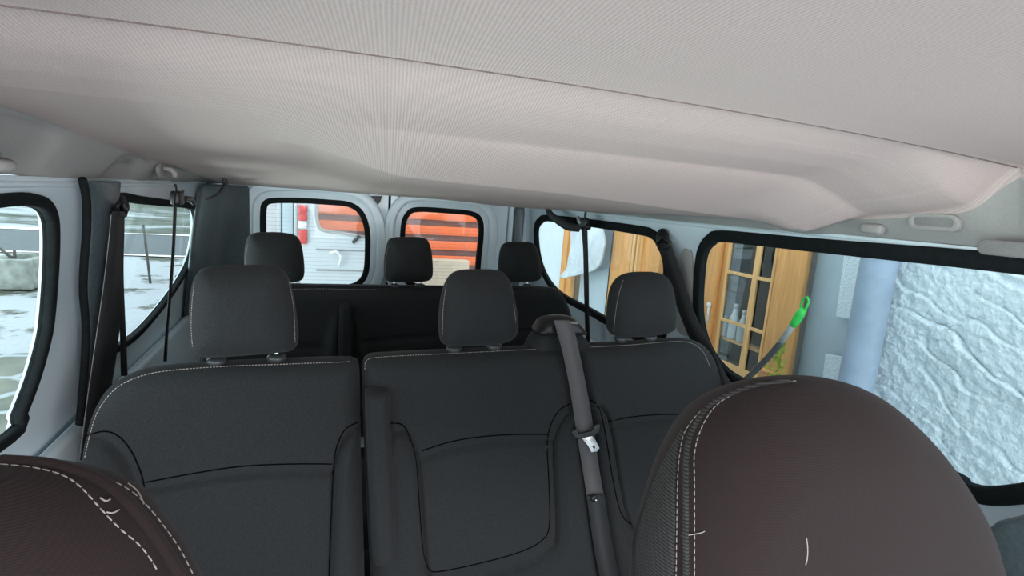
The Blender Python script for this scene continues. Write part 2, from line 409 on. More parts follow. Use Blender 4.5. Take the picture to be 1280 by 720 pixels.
for nm, holes, fn, y0 in (('wall_right', (RF, RRW), wallR, .22), ('wall_left', (LF, LRW), wallL, .22)):
    out = np.array([(y0, -1.62), (3.16, -1.62), (3.16, -.03), (y0, -.03)])
    w = link(nm, sheet([out] + [offset(h, .018 if nm == 'wall_right' else .009) for h in holes], .012, fn, .005), m_paint, smooth=False)
    tag(w, 'painted steel %s side of the van with two window openings' % nm[5:], 'wall', kind='structure')
for i, (h, fn, nm) in enumerate(((RF, wallR, 'large side window facing the plaster house wall'), (RRW, wallR, 'smaller side window beside the third row, facing the house'),
                                 (LF, wallL, 'side window looking onto the concrete trough and snow'), (LRW, wallL, 'side window beside the third row, looking onto the snowy road'))):
    sgn = -1 if fn is wallR else 1
    def fg(u, v, w, fn=fn, s=sgn): return fn(u, v, w + s * .012)
    ow_ = .026 if fn is wallR else .013
    g = link('window_%d' % (i + 1), sheet([offset(h, ow_), h], .010, fg, .006), m_rubber); tag(g, nm, 'window', kind='structure')
    lip = link('inner_seal', sheet([offset(h, .006), offset(h, -.004)], .004, lambda u, v, w, fn=fn, s=sgn: fn(u, v, w + s * .002), .002), m_rubber, g)
    link('pane', sheet([offset(h, .012)], .002, lambda u, v, w, fn=fn, s=sgn: fn(u, v, w + s * .002)), m_glass, g, False)
fl = link('floor', box((-.72, -.1, HZ - .06), (1.42, 3.12, HZ), .005), m_carpet); tag(fl, 'black rubber floor of the van', 'floor', kind='structure')

# pressed panel behind the windows: belt rail swage lines
for nm, X0, s in (('trim_1', xr(-.63), -1), ('trim_2', xl(-.63), 1)):
    o = link(nm, box((min(X0, X0 + s * .035), .25, -1.50), (max(X0, X0 + s * .035), 3.0, -.66), .016, 3), m_paint)
    tag(o, 'pressed metal lower side panel under the %s windows' % ('house side' if s < 0 else 'snow side'), 'trim', kind='structure')

# rear doors
YD = 3.12
def aD(px, py): return atY(px, py, YD)[[0, 2]]
gap = aD(486, 250)[0]
W1 = catmull([aD(*p) for p in [(345, 251), (334, 254), (331, 265), (331, 300), (331, 330), (335, 348), (350, 356), (400, 357), (430, 357), (447, 352), (456, 338), (458, 310), (457, 285), (450, 266), (436, 256), (410, 253), (375, 251)]], True, 4)
W2 = catmull([aD(*p) for p in [(520, 262), (508, 268), (503, 282), (502, 310), (503, 335), (508, 350), (530, 358), (560, 360), (580, 358), (592, 346), (595, 320), (598, 290), (596, 274), (586, 267), (560, 264)]], True, 4)
def fd(u, v, w): return (u, YD - .02 + w, v)
d1 = [aD(318, 300)[0], gap - .008]; d2 = [gap + .008, aD(629, 300)[0]]
for i, (d, W, lab) in enumerate(((d1, W1, 'left-hand white rear door with a hazy heated window and the camper behind it'), (d2, W2, 'right-hand white rear door with the orange slatted wall seen through its window'))):
    o = link('door_%d' % (i + 1), sheet([rrect(d[0], -1.50, d[1], .06, .09, 8), offset(W, .014)], .025, fd, .010), m_paint, smooth=False)
    tag(o, lab, 'door', kind='structure')
    # pressed raised frame around the window opening
    link('pressed_frame', sheet([offset(W, .095), offset(W, .06)], .012, lambda u, v, w: (u, YD - .055 + w, v), .010), m_paint, o)
    link('pressed_frame', sheet([offset(W, .046), offset(W, .018)], .010, lambda u, v, w: (u, YD - .050 + w, v), .008), m_paint, o)
    link('window_seal', sheet([offset(W, .014), offset(W, -.004)], .016, lambda u, v, w: (u, YD - .045 + w, v), .008), m_rubber, o)
    link('pane', sheet([offset(W, .01)], .002, lambda u, v, w: (u, YD - .02 + w, v)), m_rglass, o, False)
    if i == 0:
        tri = [aD(*p) for p in [(459, 245), (476, 245), (474, 252), (468, 259), (462, 253)]]
        tag(link('access_opening', sheet([tri], .004, lambda u, v, w: (u, YD - .052 + w, v), .001), m_black, o), 'black triangular opening in the door skin')
    else:
        for p in ((497, 252), (503, 250), (509, 249), (497, 244), (510, 245)):
            c = aD(*p); link('bolt_hole', lathe([(.001, 0), (.009, .001), (.009, .006)], 12, lambda x, y, z, c=c: (c[0] + x, YD - .046 - z, c[1] + y)), m_black, o)
for d_, o_ in ((d1, 'door_1'), (d2, 'door_2')):
    link('door_card', box((d_[0] + .05, YD - .075, -1.46), (d_[1] - .05, YD - .045, -.66), .012, 3), m_trim, bpy.data.objects[o_])
st = link('trim_3', box((gap - .009, YD - .045, -1.3), (gap + .009, YD + .02, .05), .003), m_rubber); tag(st, 'black rubber seal between the two rear doors', 'trim', kind='structure')
# rear frame: body around the doors
out = np.array([(-.70, -1.6), (1.42, -1.6), (1.27, .12), (-.57, .12)])
wb = link('wall_back', sheet([out, rrect(d1[0] - .012, -1.32, d2[1] + .012, .09, .1, 8)], .03, lambda u, v, w: (u, YD + .03 + w, v), .008), m_paint, smooth=False)
tag(wb, 'white steel frame around the rear doors', 'wall', kind='structure')
hd = link('trim_11', box((-.50, 3.03, -.012), (1.20, 3.11, .06), .01), m_rail); tag(hd, 'pale grey header trim above the rear doors', 'trim', kind='structure')

# D pillar trims (between side windows and rear doors)
def quadtrim(name, cols, m, label, th=.02):
    """vertical lofted trim from rows of points"""
    A = np.array(cols, float); nr, nc, _ = A.shape; V = A.reshape(-1, 3); Fc = []
    for i in range(nr - 1):
        for j in range(nc - 1):
            a = i * nc + j; Fc.append([a, a + 1, a + nc + 1, a + nc])
    o = link(name, fix(mesh(V, Fc)), m); s = o.modifiers.new('t', 'SOLIDIFY'); s.thickness = th; s.offset = 0
    b = o.modifiers.new('s', 'SUBSURF'); b.levels = b.render_levels = 2
    return tag(o, label, 'trim', kind='structure')
rows = []
for z in (-.03, -.12, -.22, -.33, -.45, -.60, -.75):
    fw = 2.70 + max(0, (-.25 - z)) * .25
    rows.append([(xl(z) + .012, fw, z), (xl(z) + .030, fw + .06, z), (xl(z) + .055, 2.92, z), (xl(z) + .10, 3.0, z), (d1[0] - .035, 3.05, z), (d1[0] - .012, 3.065, z)])
quadtrim('trim_4', rows, m_trim, 'dark grey moulded corner pillar panel beside the snow side rear window')
rows = []
for z in (-.03, -.12, -.25, -.40, -.60, -.8):
    rows.append([(d2[1] + .035, 3.06, z), (d2[1] + .07, 3.045, z), (d2[1] + .10, 3.04, z)])
quadtrim('trim_5', rows, m_trim, 'narrow dark corner pillar strip beside the house side rear window', .012)
rows = []
for z in (-.03, -.12, -.25, -.40, -.60, -.8):
    rows.append([(d2[1] + .005, 3.06, z), (d2[1] + .02, 3.035, z), (d2[1] + .032, 3.055, z)])
quadtrim('trim_6', rows, m_paint, 'white painted door post edge beside the dark corner strip', .012)
# B/C pillar on the snow side: door seal and dark trim
sealpx = [(103, 224), (108, 250), (108, 290), (105, 330), (104, 365), (107, 405), (106, 450), (101, 510), (95, 570), (88, 640)]
o = link('trim_7', tube([atL(*p, .03) for p in catmull(sealpx, False, 5)], .0085, 10), m_rubber); tag(o, 'black rubber door seal running down the snow side pillar', 'trim', kind='structure')
left = catmull([(106, 226), (113, 250), (113, 290), (110, 330), (109, 365), (112, 405), (110, 450), (104, 510), (98, 570), (90, 650)], False, 4)
right = catmull([(150, 226), (148, 250), (145, 290), (142, 330), (137, 365), (132, 405), (126, 450), (122, 510), (116, 570), (112, 650)], False, 4)
rows = []
for a, b in zip(left, right):
    p, q = atL(*a, .022), atL(*b, .022); m1 = p * .72 + q * .28 + np.array([.012, 0, 0]); m2 = p * .3 + q * .7 + np.array([.012, 0, 0]); rows.append([p, m1, m2, q])
quadtrim('trim_8', rows, m_trim, 'dark green grey pillar trim between the two snow side windows', .01)
sc_ = atY(256, 284, 2.86); o = link('pillar_screw', lathe([(.003, 0), (.010, .002), (.008, .007), (.003, .009)], 12, lambda x, y, z: (sc_[0] + x, sc_[1] - z, sc_[2] + y)), m_steel); tag(o, 'small bright screw in the dark grey corner panel', 'screw')
# house side pillar grey insert strips
for i, poly in enumerate(([(854, 316), (862, 313), (866, 320), (868, 360), (869, 395), (864, 402), (858, 396), (855, 355)], [(846, 385), (853, 388), (858, 405), (861, 418), (853, 417), (847, 408)])):
    pts = catmull([atR(*p)[[1, 2]] for p in poly], True, 4)
    o = link('trim_%d' % (9 + i), sheet([pts], .004, lambda u, v, w: (xr(v) - .004 + w, u, v), .002), m_rail); tag(o, ['oblong grey plastic cover on the house side pillar', 'small grey plastic cover low on the house side pillar'][i], 'trim', kind='structure')
for nm, x0, s, lab in (('trim_12', -.53, 1, 'snow'), ('trim_13', 1.228, -1, 'house')):
    o = link(nm, tube([(x0 + s * .004, y, -.040) for y in np.linspace(.25, 3.05, 12)], .008, 8), m_paint); tag(o, 'pale metal lip along the headliner edge on the %s side' % lab, 'trim', kind='structure')

# ------------------------------------------------------------------ roof rail fittings
def handle(px0, px1, X, dirx, drop, label, rad=.011, m=m_rail, group='grab handles along the headliner'):
    a = atX(*px0, X); b = atX(*px1, X); t = thing('grab_handle', (a + b) / 2, label, 'handle', group)
    n = 13; P = []
    for i in range(n):
        f = i / (n - 1); e = math.sin(math.pi * f) ** .5
        P.append(a * (1 - f) + b * f + np.array([dirx * .045 * e, 0, -drop * e]))
    link('grip', tube(P, [rad * (1.25 if i in (0, n - 1) else 1) for i in range(n)], 12), m, t)
    for q in (a, b):
        link('mount', box(q - np.array([.014, .022, .016]), q + np.array([.014, .022, .016]), .008, 3), m, t)
    return t
handle((762, 259), (806, 264), 1.185, -1, .006, 'pale grab handle above the third row window on the house side')
handle((-66, 198), (-16, 200), -.505, 1, .006, 'grab handle at the front of the snow side headliner edge', .010)
def cover(px, X, sy, sz, label, m=m_rail, dx=.012):
    c = atX(*px, X); s = 1 if X < 0 else -1
    o = link('handle_cap', box(c - np.array([dx, sy, sz]), c + np.array([dx, sy, sz]), min(sz, dx) * .8, 4), m)
    return tag(o, label, 'cap', 'plastic caps along the headliner')
cover((1000, 279), 1.195, .028, .011, 'small grey rectangular cap left of the pair above the large window', m_rail)
cover((1091, 286), 1.20, .026, .012, 'small grey rounded cap right of the pair above the large window', m_rail)
cover((871, 263), 1.175, .035, .010, 'faint pale oval cap between the grab handle and the large window', m_rail)
cover((150, 196), -.508, .055, .015, 'grey crescent cap in the second scoop of the snow side headliner', m_dgrey)
c = atX(1168, 277, 1.196); t = thing('dome_lamp', c, 'grey oval interior lamp set in the scoop above the large window', 'lamp')
link('bezel', sheet([rrect(-.047, -.016, .047, .013, .0135), rrect(-.041, -.012, .041, .010, .0098)], .008, lambda u, v, w: (c[0] + w - v * .3, c[1] + u, c[2] + v), .003), m_rail, t)
link('lens', sheet([rrect(-.042, -.0125, .042, .0105, .010)], .006, lambda u, v, w: (c[0] + w - v * .3, c[1] + u, c[2] + v), .003), m_dgrey, t)
c2 = atX(1266, 312, 1.19); o = link('speaker_grille', sheet([rrect(-.055, -.010, .05, .011, .0095)], .008, lambda u, v, w: (c2[0] + w, c2[1] + u, c2[2] + v), .004), m_dgrey)
tag(o, 'dark grey oval grille in the headliner edge at the top of the large window', 'grille')
# coat hook in a recess on the snow side
c3 = atX(205, 213, -.462); t = thing('coat_hook', c3, 'round coat hook in a dark recess above the snow side rear window', 'hook')
link('surround', lathe([(.012, .0), (.035, .002), (.042, .010), (.030, .016), (.014, .012)], 24, lambda x, y, z: (c3[0] - .012 + z, c3[1] + x * 1.6, c3[2] + y * .72)), m_dgrey, t)
link('peg', tube([c3 + np.array([-.01, 0, .006]), c3 + np.array([.02, 0, .004]), c3 + np.array([.03, 0, -.008]), c3 + np.array([.028, 0, -.018])], .008, 10), m_rail, t)

# ------------------------------------------------------------------ seats
def headrest(px, plane, pl, t, hf=.055, hb=.06, r=.075, m=m_seat, side=None, post=(), zt=None, stitch=None, n=34):
    out = polypx(px, pl, 4)
    o = link('headrest', pillow(out, plane, hf, hb, r, nx=n, nz=n, puff=.012), m, t)
    for p in post:
        c = pl(*p); z = c[2]; y = plane(z)
        link('post_guide', lathe([(.004, -.020), (.017, -.012), (.020, -.004), (.019, .002), (.010, .006), (.003, .007)], 16, lambda a, b, h, c=c, y=y: (c[0] + a * 1.15, y - .004 + b, c[2] + h)), m_guide, o)
        link('post', tube([(c[0], y, z - .06), (c[0], y, z), (c[0], y, z + .06)], .0065, 10), m_steel, o)
    if stitch:
        tr = bvh(o)
        for s in stitch: stitches(tr, s, o, .006, .3, .0010)
    return o
Y2, Z2, K = 1.40, -.43, .12
p2 = lambda z: Y2 + K * (z - Z2) if z < Z2 else Y2 + .02 * (z - Z2)
P2 = lambda px, py: atP(px, py, Y2, Z2, K)
H2 = lambda px, py: atP(px, py, Y2, Z2, .02)
def seatbase(t, x0, x1, yb, m=m_seat):
    """cushion, plinth and feet below the back"""
    yy = yb - .50
    cu = pillow(rrect(x0 + .01, yy, x1 - .01, yb + .02, .07, 6), lambda z: .80, .07, .06, .06, nx=30, nz=30)
    for v in cu.vertices: v.co = (v.co.x, v.co.z, -v.co.y - .42)
    link('seat_cushion', fix(cu), m, t)
    link('plinth', box((x0 + .05, yy + .08, -1.42), (x1 - .05, yb, -1.27), .02), m_black, t)
    for sx in (x0 + .09, x1 - .09):
        for sy in (yy + .14, yb - .08):
            link('leg', join(box((sx - .02, sy - .025, HZ + .012), (sx + .02, sy + .025, -1.40), .006), box((sx - .035, sy - .06, HZ), (sx + .035, sy + .06, HZ + .014), .004)), m_black, t)

# --- second row, single seat
t = thing('single_seat', (-.2, 1.15, HZ), 'single charcoal passenger seat of the second row, standing beside the snow side windows', 'seat')
out = polypx([(106, 590), (110, 548), (119, 512), (137, 484), (165, 467), (205, 458), (280, 452.5), (360, 449), (425, 447), (443, 449), (449, 462), (451, 560), (455, 700), (455, 800), (440, 815), (300, 820), (130, 816), (104, 800), (101, 660)], P2, 4)
seams = [(seampx([(182, 603), (240, 592), (300, 583), (360, 580), (415, 580)], P2), .0045, .015),
         (seampx([(107, 545), (130, 539), (148, 545), (163, 562), (174, 585), (180, 606), (190, 660), (196, 760)], P2), .0045, .018),
         (seampx([(447, 528), (432, 536), (422, 555), (417, 580), (414, 640), (411, 720), (410, 770)], P2), .0045, .018)]
SL1 = [[(182, 603), (240, 592), (300, 583), (360, 580), (415, 580)], [(107, 545), (130, 539), (148, 545), (163, 562), (174, 585), (180, 606), (190, 660), (196, 760)], [(447, 528), (432, 536), (422, 555), (417, 580), (414, 640), (411, 720), (410, 770)]]
lifts = [(polypx([(90, 545), (130, 541), (148, 547), (163, 564), (174, 585), (180, 610), (196, 790), (60, 790)], P2), .028, .035),
         (polypx([(470, 528), (432, 538), (422, 555), (417, 580), (412, 640), (410, 790), (480, 790)], P2), .028, .03)]
b = link('backrest', pillow(out, p2, .055, .07, .05, seams=seams, lifts=lifts, nx=170, nz=170, puff=.008), m_seat, t)
stitches(bvh(b), [(106, 572), (112, 545), (122, 515), (142, 488), (168, 473), (205, 464), (280, 458), (360, 455), (440, 452)], b, .007, .3, .0013)
h = headrest([(262, 333), (300, 331), (338, 332), (356, 340), (365, 360), (371, 395), (373, 424), (365, 437), (340, 441), (300, 444), (262, 446), (244, 442), (237, 428), (236, 395), (239, 360), (247, 341)], p2, H2, t, r=.07, post=[(271, 449), (346, 445)],
             stitch=[[(243, 352), (240, 380), (239, 410), (241, 436)], [(361, 352), (367, 385), (369, 430)]])
seamline(b, SL1, b); seatbase(t, -.50, .10, 1.30)

# --- second row, double bench
t = thing('bench_seat', (.7, 1.15, HZ), 'charcoal double bench of the second row with folded armrest and built-in belt', 'seat')
out = polypx([(452, 470), (453, 455), (459, 445), (480, 441.5), (560, 437.5), (640, 434), (690, 431.5), (708, 431), (714, 440), (716, 475), (721, 540), (733, 630), (747, 720), (762, 800), (750, 830), (620, 836), (500, 834), (472, 820), (462, 700), (456, 580)], P2, 4)
seams = [(seampx([(521, 566), (560, 553), (600, 546), (645, 543), (684, 543)], P2), .0045, .015),
         (seampx([(488, 529), (503, 531), (513, 548), (520, 578), (524, 630), (529, 690), (537, 712), (552, 714), (600, 704), (650, 690), (678, 675), (687, 655), (686, 600), (684, 560), (687, 535), (698, 514), (712, 505)], P2), .0045, .018)]
SL2 = [[(521, 566), (560, 553), (600, 546), (645, 543), (684, 543)], [(488, 529), (503, 531), (513, 548), (520, 578), (524, 630), (529, 690), (537, 712), (552, 714), (600, 704), (650, 690), (678, 675), (687, 655), (686, 600), (684, 560), (687, 535), (698, 514), (712, 505)]]
lifts = [(polypx([(480, 529), (503, 533), (513, 550), (519, 578), (523, 630), (528, 690), (535, 716), (552, 718), (600, 708), (650, 694), (680, 680), (690, 655), (688, 600), (687, 560), (690, 535), (700, 516), (722, 503), (800, 800), (450, 800)], P2, 3), .018, .03)]
b = link('backrest', pillow(out, p2, .055, .07, .05, seams=seams, lifts=lifts, nx=170, nz=170, puff=.008), m_seat, t)
stitches(bvh(b), [(456, 462), (459, 450), (480, 446), (560, 442), (640, 438), (705, 435)], b, .007, .3, .0011)
out = polypx([(717, 437), (720, 431), (740, 429.5), (790, 427), (840, 423), (866, 425), (882, 436), (893, 460), (903, 500), (915, 580), (930, 700), (938, 800), (925, 825), (840, 832), (790, 830), (768, 780), (748, 660), (733, 560), (722, 480)], P2, 4)
seams = [(seampx([(756, 528), (790, 521), (830, 518), (878, 518)], P2), .0045, .015),
         (seampx([(733, 500), (744, 503), (752, 520), (758, 550), (768, 610), (778, 645), (795, 655), (840, 645), (875, 630), (880, 570), (878, 530), (884, 505), (897, 492)], P2), .0045, .018)]
SL3 = [[(756, 528), (790, 521), (830, 518), (878, 518)], [(733, 500), (744, 503), (752, 520), (758, 550), (768, 610), (778, 645), (795, 655), (840, 645), (875, 630), (880, 570), (878, 530), (884, 505), (897, 492)]]
lifts = [(polypx([(728, 498), (744, 505), (751, 522), (756, 550), (766, 612), (776, 649), (795, 660), (840, 650), (880, 634), (884, 570), (882, 530), (888, 507), (910, 490), (960, 800), (740, 800)], P2, 3), .018, .03)]
b2 = link('backrest', pillow(out, p2, .055, .07, .05, seams=seams, lifts=lifts, nx=140, nz=170, puff=.008), m_seat, t)
stitches(bvh(b2), [(721, 434), (745, 433.5), (790, 431), (840, 427), (864, 429), (879, 440), (888, 460)], b2, .007, .3, .0011)
seamline(b, SL2, b); seamline(b2, SL3, b2)
# raised fabric mound and plastic outlet of the built-in belt
mo = polypx([(660, 436), (666, 424), (673, 415), (685, 409), (702, 408), (716, 410), (726, 416), (734, 425), (742, 434), (742, 445), (660, 447)], H2, 4)
bt = link('belt_tower', pillow(mo, lambda z: Y2 + .02, .05, .05, .03, nx=40, nz=30), m_seat, t)
lo, hi = H2(669, 416), H2(727, 414); zc_ = (lo[2] + hi[2]) / 2
ho = [H2(*p)[[0, 2]] for p in [(668, 416), (671, 404), (680, 396), (697, 393.5), (712, 395), (721, 402), (729, 413), (725, 417), (698, 418)]]
hc = link('belt_outlet', pillow(catmull(ho, True, 4), lambda z: Y2 - .005, .045, .05, .02, nx=40, nz=26), m_black, bt)
link('slot_lip', tube([H2(684, 398.5) + [0, -.055, 0], H2(698, 397) + [0, -.058, 0], H2(712, 398.5) + [0, -.055, 0]], .004, 8), m_dgrey, bt)
ar = polypx([(456, 497), (458, 489), (467, 487), (481, 487), (486, 492), (488, 530), (491, 590), (494, 650), (494, 690), (487, 700), (474, 702), (466, 695), (462, 640), (458, 560)], lambda a, b_: atP(a, b_, Y2, Z2, K, -.075), 4)
a_ = link('armrest', pillow(ar, lambda z: p2(z) - .075, .035, .06, .022, nx=36, nz=70, seams=[([atP(455, 525, Y2, Z2, K, -.075)[[0, 2]], atP(490, 524, Y2, Z2, K, -.075)[[0, 2]]], .004, .006)]), m_seat, t)
headrest([(574, 338), (600, 336.5), (623, 338), (636, 349), (643, 375), (647, 405), (642, 421), (625, 429), (595, 432), (566, 432), (552, 428), (548, 412), (549, 385), (554, 360), (562, 345)], p2, H2, t, post=[(567, 434), (617, 431)],
         stitch=[[(558, 355), (554, 385), (553, 420)], [(642, 380), (645, 405)]])
headrest([(787, 341), (808, 339.5), (826, 342), (837, 354), (842, 380), (842, 404), (835, 415), (815, 419), (790, 421), (769, 420), (761, 413), (760, 395), (764, 365), (773, 348)], p2, H2, t, post=[(776, 421.5), (812, 420)],
         stitch=[[(779, 350), (773, 370), (769, 395), (767, 415)]])
seatbase(t, .14, 1.22, 1.30)

# --- third row bench
Y3, Z3 = 2.35, -.41
p3 = lambda z: Y3 + K * (z - Z3) if z < Z3 else Y3 + .02 * (z - Z3)
P3 = lambda px, py: atP(px, py, Y3, Z3, K)
H3 = lambda px, py: atP(px, py, Y3, Z3, .02)
t = thing('rear_bench_seat', (.4, 2.1, HZ), 'charcoal three place bench of the last row in front of the rear doors', 'seat')
top = [P3(*p)[[0, 2]] for p in [(360, 358.5), (400, 357.5), (450, 358.5), (560, 358), (640, 358), (685, 358.5), (699, 364), (708, 378), (715, 400), (724, 440), (740, 520)]]
out = catmull([(-.44, -.62), (-.435, -.52), (-.42, -.45), (-.38, -.422), (-.30, -.418)] + top + [(1.15, -.95), (1.1, -.98), (.4, -.98), (-.38, -.98), (-.43, -.93)], True, 4)
seams = [(seampx([(300, 430), (350, 430), (404, 430)], P3), .008, .014), (seampx([(450, 424), (520, 418), (600, 414), (670, 410), (700, 412)], P3), .008, .014)]
lifts = [(polypx([(404, 440), (408, 418), (415, 398), (424, 392), (424, 470), (400, 470)], P3), .03, .02), (polypx([(441, 395), (452, 400), (458, 425), (460, 470), (441, 470)], P3), .02, .02)]
b = link('backrest', pillow(out, p3, .05, .07, .045, seams=seams, lifts=lifts, nx=120, nz=70, puff=.008), m_seat, t)
stitches(bvh(b), [(352, 362), (400, 361), (450, 362), (475, 362)], b, .012, .3, .0011)
ar = polypx([(424, 388), (426, 382), (432, 380), (438, 381), (441, 386), (442, 410), (442, 470), (424, 470)], lambda a, b_: atP(a, b_, Y3, Z3, K, -.09), 4)
link('armrest', pillow(ar, lambda z: p3(z) - .09, .035, .06, .02, nx=30, nz=40), m_side, t)
for px, po, st in (([(318, 291), (345, 290), (367, 293), (376, 303), (380, 325), (380, 345), (372, 352), (345, 354), (316, 352), (307, 345), (305, 325), (308, 300)], [(325, 357), (360, 357)], [[(310, 305), (307, 325), (308, 345)]]),
                   ([(491, 297), (512, 296), (531, 298), (538, 308), (541, 330), (540, 347), (530, 352), (508, 353), (487, 352), (481, 346), (480, 325), (484, 303)], [(493, 356), (525, 356)], [[(485, 307), (482, 325), (482, 344)]]),
                   ([(633, 303), (650, 302), (666, 304), (672, 315), (676, 335), (675, 348), (665, 352), (648, 353), (631, 351), (624, 345), (623, 328), (626, 310)], [(634, 356), (659, 356)], None)):
    headrest(px, p3, H3, t, post=po, stitch=st, hf=.05, hb=.05, n=26)
seatbase(t, -.40, 1.1, 2.22)

# --- front seats under brown stretch covers
YF = .46
pf = lambda z: YF + .10 * (z + .3)
PF = lambda px, py: atP(px, py, YF, -.3, .10)
def frontseat(px, label, lines, x0, x1, rad, hf, hb):
    t = thing('front_seat', ((x0 + x1) / 2, .2, HZ), label, 'seat', 'covered front seats')
    out = polypx(px, PF, 5)
    z0 = min(p[1] for p in out)
    b = link('backrest_cover', pillow(out, pf, hf, hb, rad, nx=90, nz=90, puff=.02), m_cover, t)
    tr = bvh(b)
    for i, ln in enumerate(lines): stitches(tr, ln, b, .0075, .25, .0007, 12)
    seatbase(t, x0, x1, .42, m_cover)
    return t, b, tr
R_px = [(1010, 474), (1050, 477), (1087, 490), (1123, 517), (1156, 552), (1184, 591), (1205, 630), (1218, 670), (1230, 707), (1243, 760), (1264, 850), (1262, 920), (1200, 960), (1000, 970), (840, 960), (800, 920), (797, 830), (808, 722), (818, 672), (833, 620), (851, 575), (873, 537), (899, 509), (930, 490), (970, 478)]
tR, bR, trR = frontseat(R_px, 'front seat in a brown stretch cover with double pale seam, below the large window',
    [[(838, 900), (843, 800), (845, 722), (846, 660), (847, 600), (850, 565), (857, 538), (879, 511), (905, 496), (935, 483.5), (975, 476.5)],
     [(866, 900), (868, 800), (868, 722), (868, 660), (868, 600), (868, 568), (876, 537), (894, 508), (922, 491), (960, 480), (1000, 475.5)]], .36, .92, .10, .075, .10)
L_px = [(-40, 592), (10, 593), (58, 597), (104, 606), (144, 621), (178, 645), (204, 675), (228, 708), (248, 745), (270, 800), (290, 900), (250, 960), (60, 980), (-200, 970), (-330, 900), (-320, 760), (-260, 660), (-170, 600), (-100, 580)]
tL, bL, trL = frontseat(L_px, 'front seat in a worn brown cover with frayed seam, beside the snow side window',
    [[(0, 580), (40, 584), (76, 593), (100, 608), (125, 635), (149, 660), (173, 680), (189, 700), (201, 722)],
     [(120, 594), (145, 603), (168, 617), (189, 638), (211, 666), (228, 692), (243, 722)]], -.52, -.06, .07, .06, .09)
# piping along the worn seam, loose threads
def surf_tube(tr, line, r, parent, name, m, lift=.0, n=8):
    P = []
    for px, py in catmull(line, False, n):
        h = cast(tr, px, py)
        if h: d = ray(px, py); P.append(h[0] - d / np.linalg.norm(d) * lift)
    return link(name, tube(P, r, 8), m, parent)
surf_tube(trL, [(0, 577.5), (50, 580.5), (85, 588), (118, 600), (150, 622), (178, 652), (205, 690), (224, 722)], .006, bL, 'piping', m_cover, -.001)
surf_tube(trR, [(852, 900), (856, 800), (857, 722), (857, 660), (857.5, 600), (859, 566), (866, 538), (886, 509), (913, 493), (947, 482), (985, 476.5)], .004, bR, 'piping', m_rib, .0)
for tr, ln, p in ((trR, [(1008, 672), (1009.5, 685), (1009, 698), (1007, 706)], bR), (trR, [(852, 670), (866, 668), (876, 666), (881, 664)], bR),
                  (trL, [(125, 622), (132, 626), (138, 624)], bL), (trL, [(133, 640), (141, 641), (149, 637)], bL), (trL, [(160, 604), (172, 614), (180, 630)], bL)):
    surf_tube(tr, ln, .0006, p, 'loose_thread', m_stitch, .001, 5)
# ribbed side panel of the covered seat
for tr, px, p in ((trR, [(843, 726), (844, 660), (845, 600), (848, 564), (853, 543), (846, 548), (829, 577), (810, 621), (795, 672), (786, 726)], bR),):
    A = []; B = []
    for i in range(44):
        f = i / 43
        ra = catmull([(836, 900), (841, 800), (843, 724), (844, 660), (845, 600), (848, 564), (856, 537)], False, 8); la = catmull([(806, 880), (797, 800), (793, 724), (793, 674), (809, 622), (828, 578), (852, 537.5)], False, 8)
        a = np.array([np.interp(f, np.linspace(0, 1, len(ra)), ra[:, k]) for k in (0, 1)]); b_ = np.array([np.interp(f, np.linspace(0, 1, len(la)), la[:, k]) for k in (0, 1)])
        row = []
        for g in np.linspace(0, 1, 8):
            q = a * (1 - g) + b_ * g; h = cast(tr, *q)
            if h is None: h = (row[-1],)
            d = ray(*q); row.append(h[0] - d / np.linalg.norm(d) * .0015)
        A.append(row)
    A = np.array(A); nr, nc, _ = A.shape
    Fc = [[i * nc + j, i * nc + j + 1, (i + 1) * nc + j + 1, (i + 1) * nc + j] for i in range(nr - 1) for j in range(nc - 1)]
    o = link('side_panel', fix(mesh(A.reshape(-1, 3), Fc)), m_rib, p); tag(o, 'dark ribbed side panel of the cover')
    s_ = o.modifiers.new('t', 'SOLIDIFY'); s_.thickness = .003; s_.offset = 0

# dark lower pillar trim at the right edge of the view
dp = [(1236, 672), (1252, 660), (1285, 652), (1340, 640), (1400, 660), (1400, 900), (1240, 900)]
pts = [atX(*p, 1.20)[[1, 2]] for p in dp]
o = link('trim_14', sheet([pts], .03, lambda u, v, w: (1.225 + w, u, v), .012), m_trim); tag(o, 'dark plastic pillar trim under the large house side window', 'trim', kind='structure')

# ------------------------------------------------------------------ seat belts
def beltpx(Lp, Rp, f, nrm=(0, -1, 0), th=.0015, n=6):
    a = catmull(Lp, False, n); b = catmull(Rp, False, n)
    return ribbon([f(*p) for p in a], [f(*p) for p in b], th, nrm)
BK = lambda off: (lambda px, py: atP(px, py, Y2, Z2, K, off))
t = thing('seat_belt', BK(-.06)(730, 500), 'grey belt lying down the middle of the double bench with metal tongue', 'seat belt', 'seat belts')
bt1 = link('webbing', beltpx([(692, 400), (697, 418), (703, 440), (712, 485), (719, 530), (727, 580), (734, 625)], [(712, 400), (719, 418), (724, 440), (733, 485), (741, 530), (748, 580), (755, 622)], BK(-.075)), m_beltg, t)
bt2 = link('webbing', beltpx([(733, 620), (738, 655), (745, 700), (764, 790)], [(755, 617), (761, 655), (769, 700), (790, 790)], BK(-.082)), m_belt, t)
tag(bt2, 'darker lower stretch of webbing')
fT = BK(-.085)
pl_ = [fT(*p)[[0, 2]] for p in [(714, 539), (719, 536), (722, 543), (740, 538), (743, 531), (749, 530), (747, 539), (738, 547), (726, 548), (718, 546)]]
tg = link('tongue', sheet([pl_], .003, lambda u, v, w: (u, p2(v) - .088 + w, v), .0015), m_black, t)
tab = [fT(*p)[[0, 2]] for p in [(727, 547), (739, 544), (743, 549), (748, 559), (745, 563), (738, 564), (734, 556)]]
hole = [fT(*p)[[0, 2]] for p in [(739, 556), (742, 555), (743.5, 559), (740.5, 560)]]
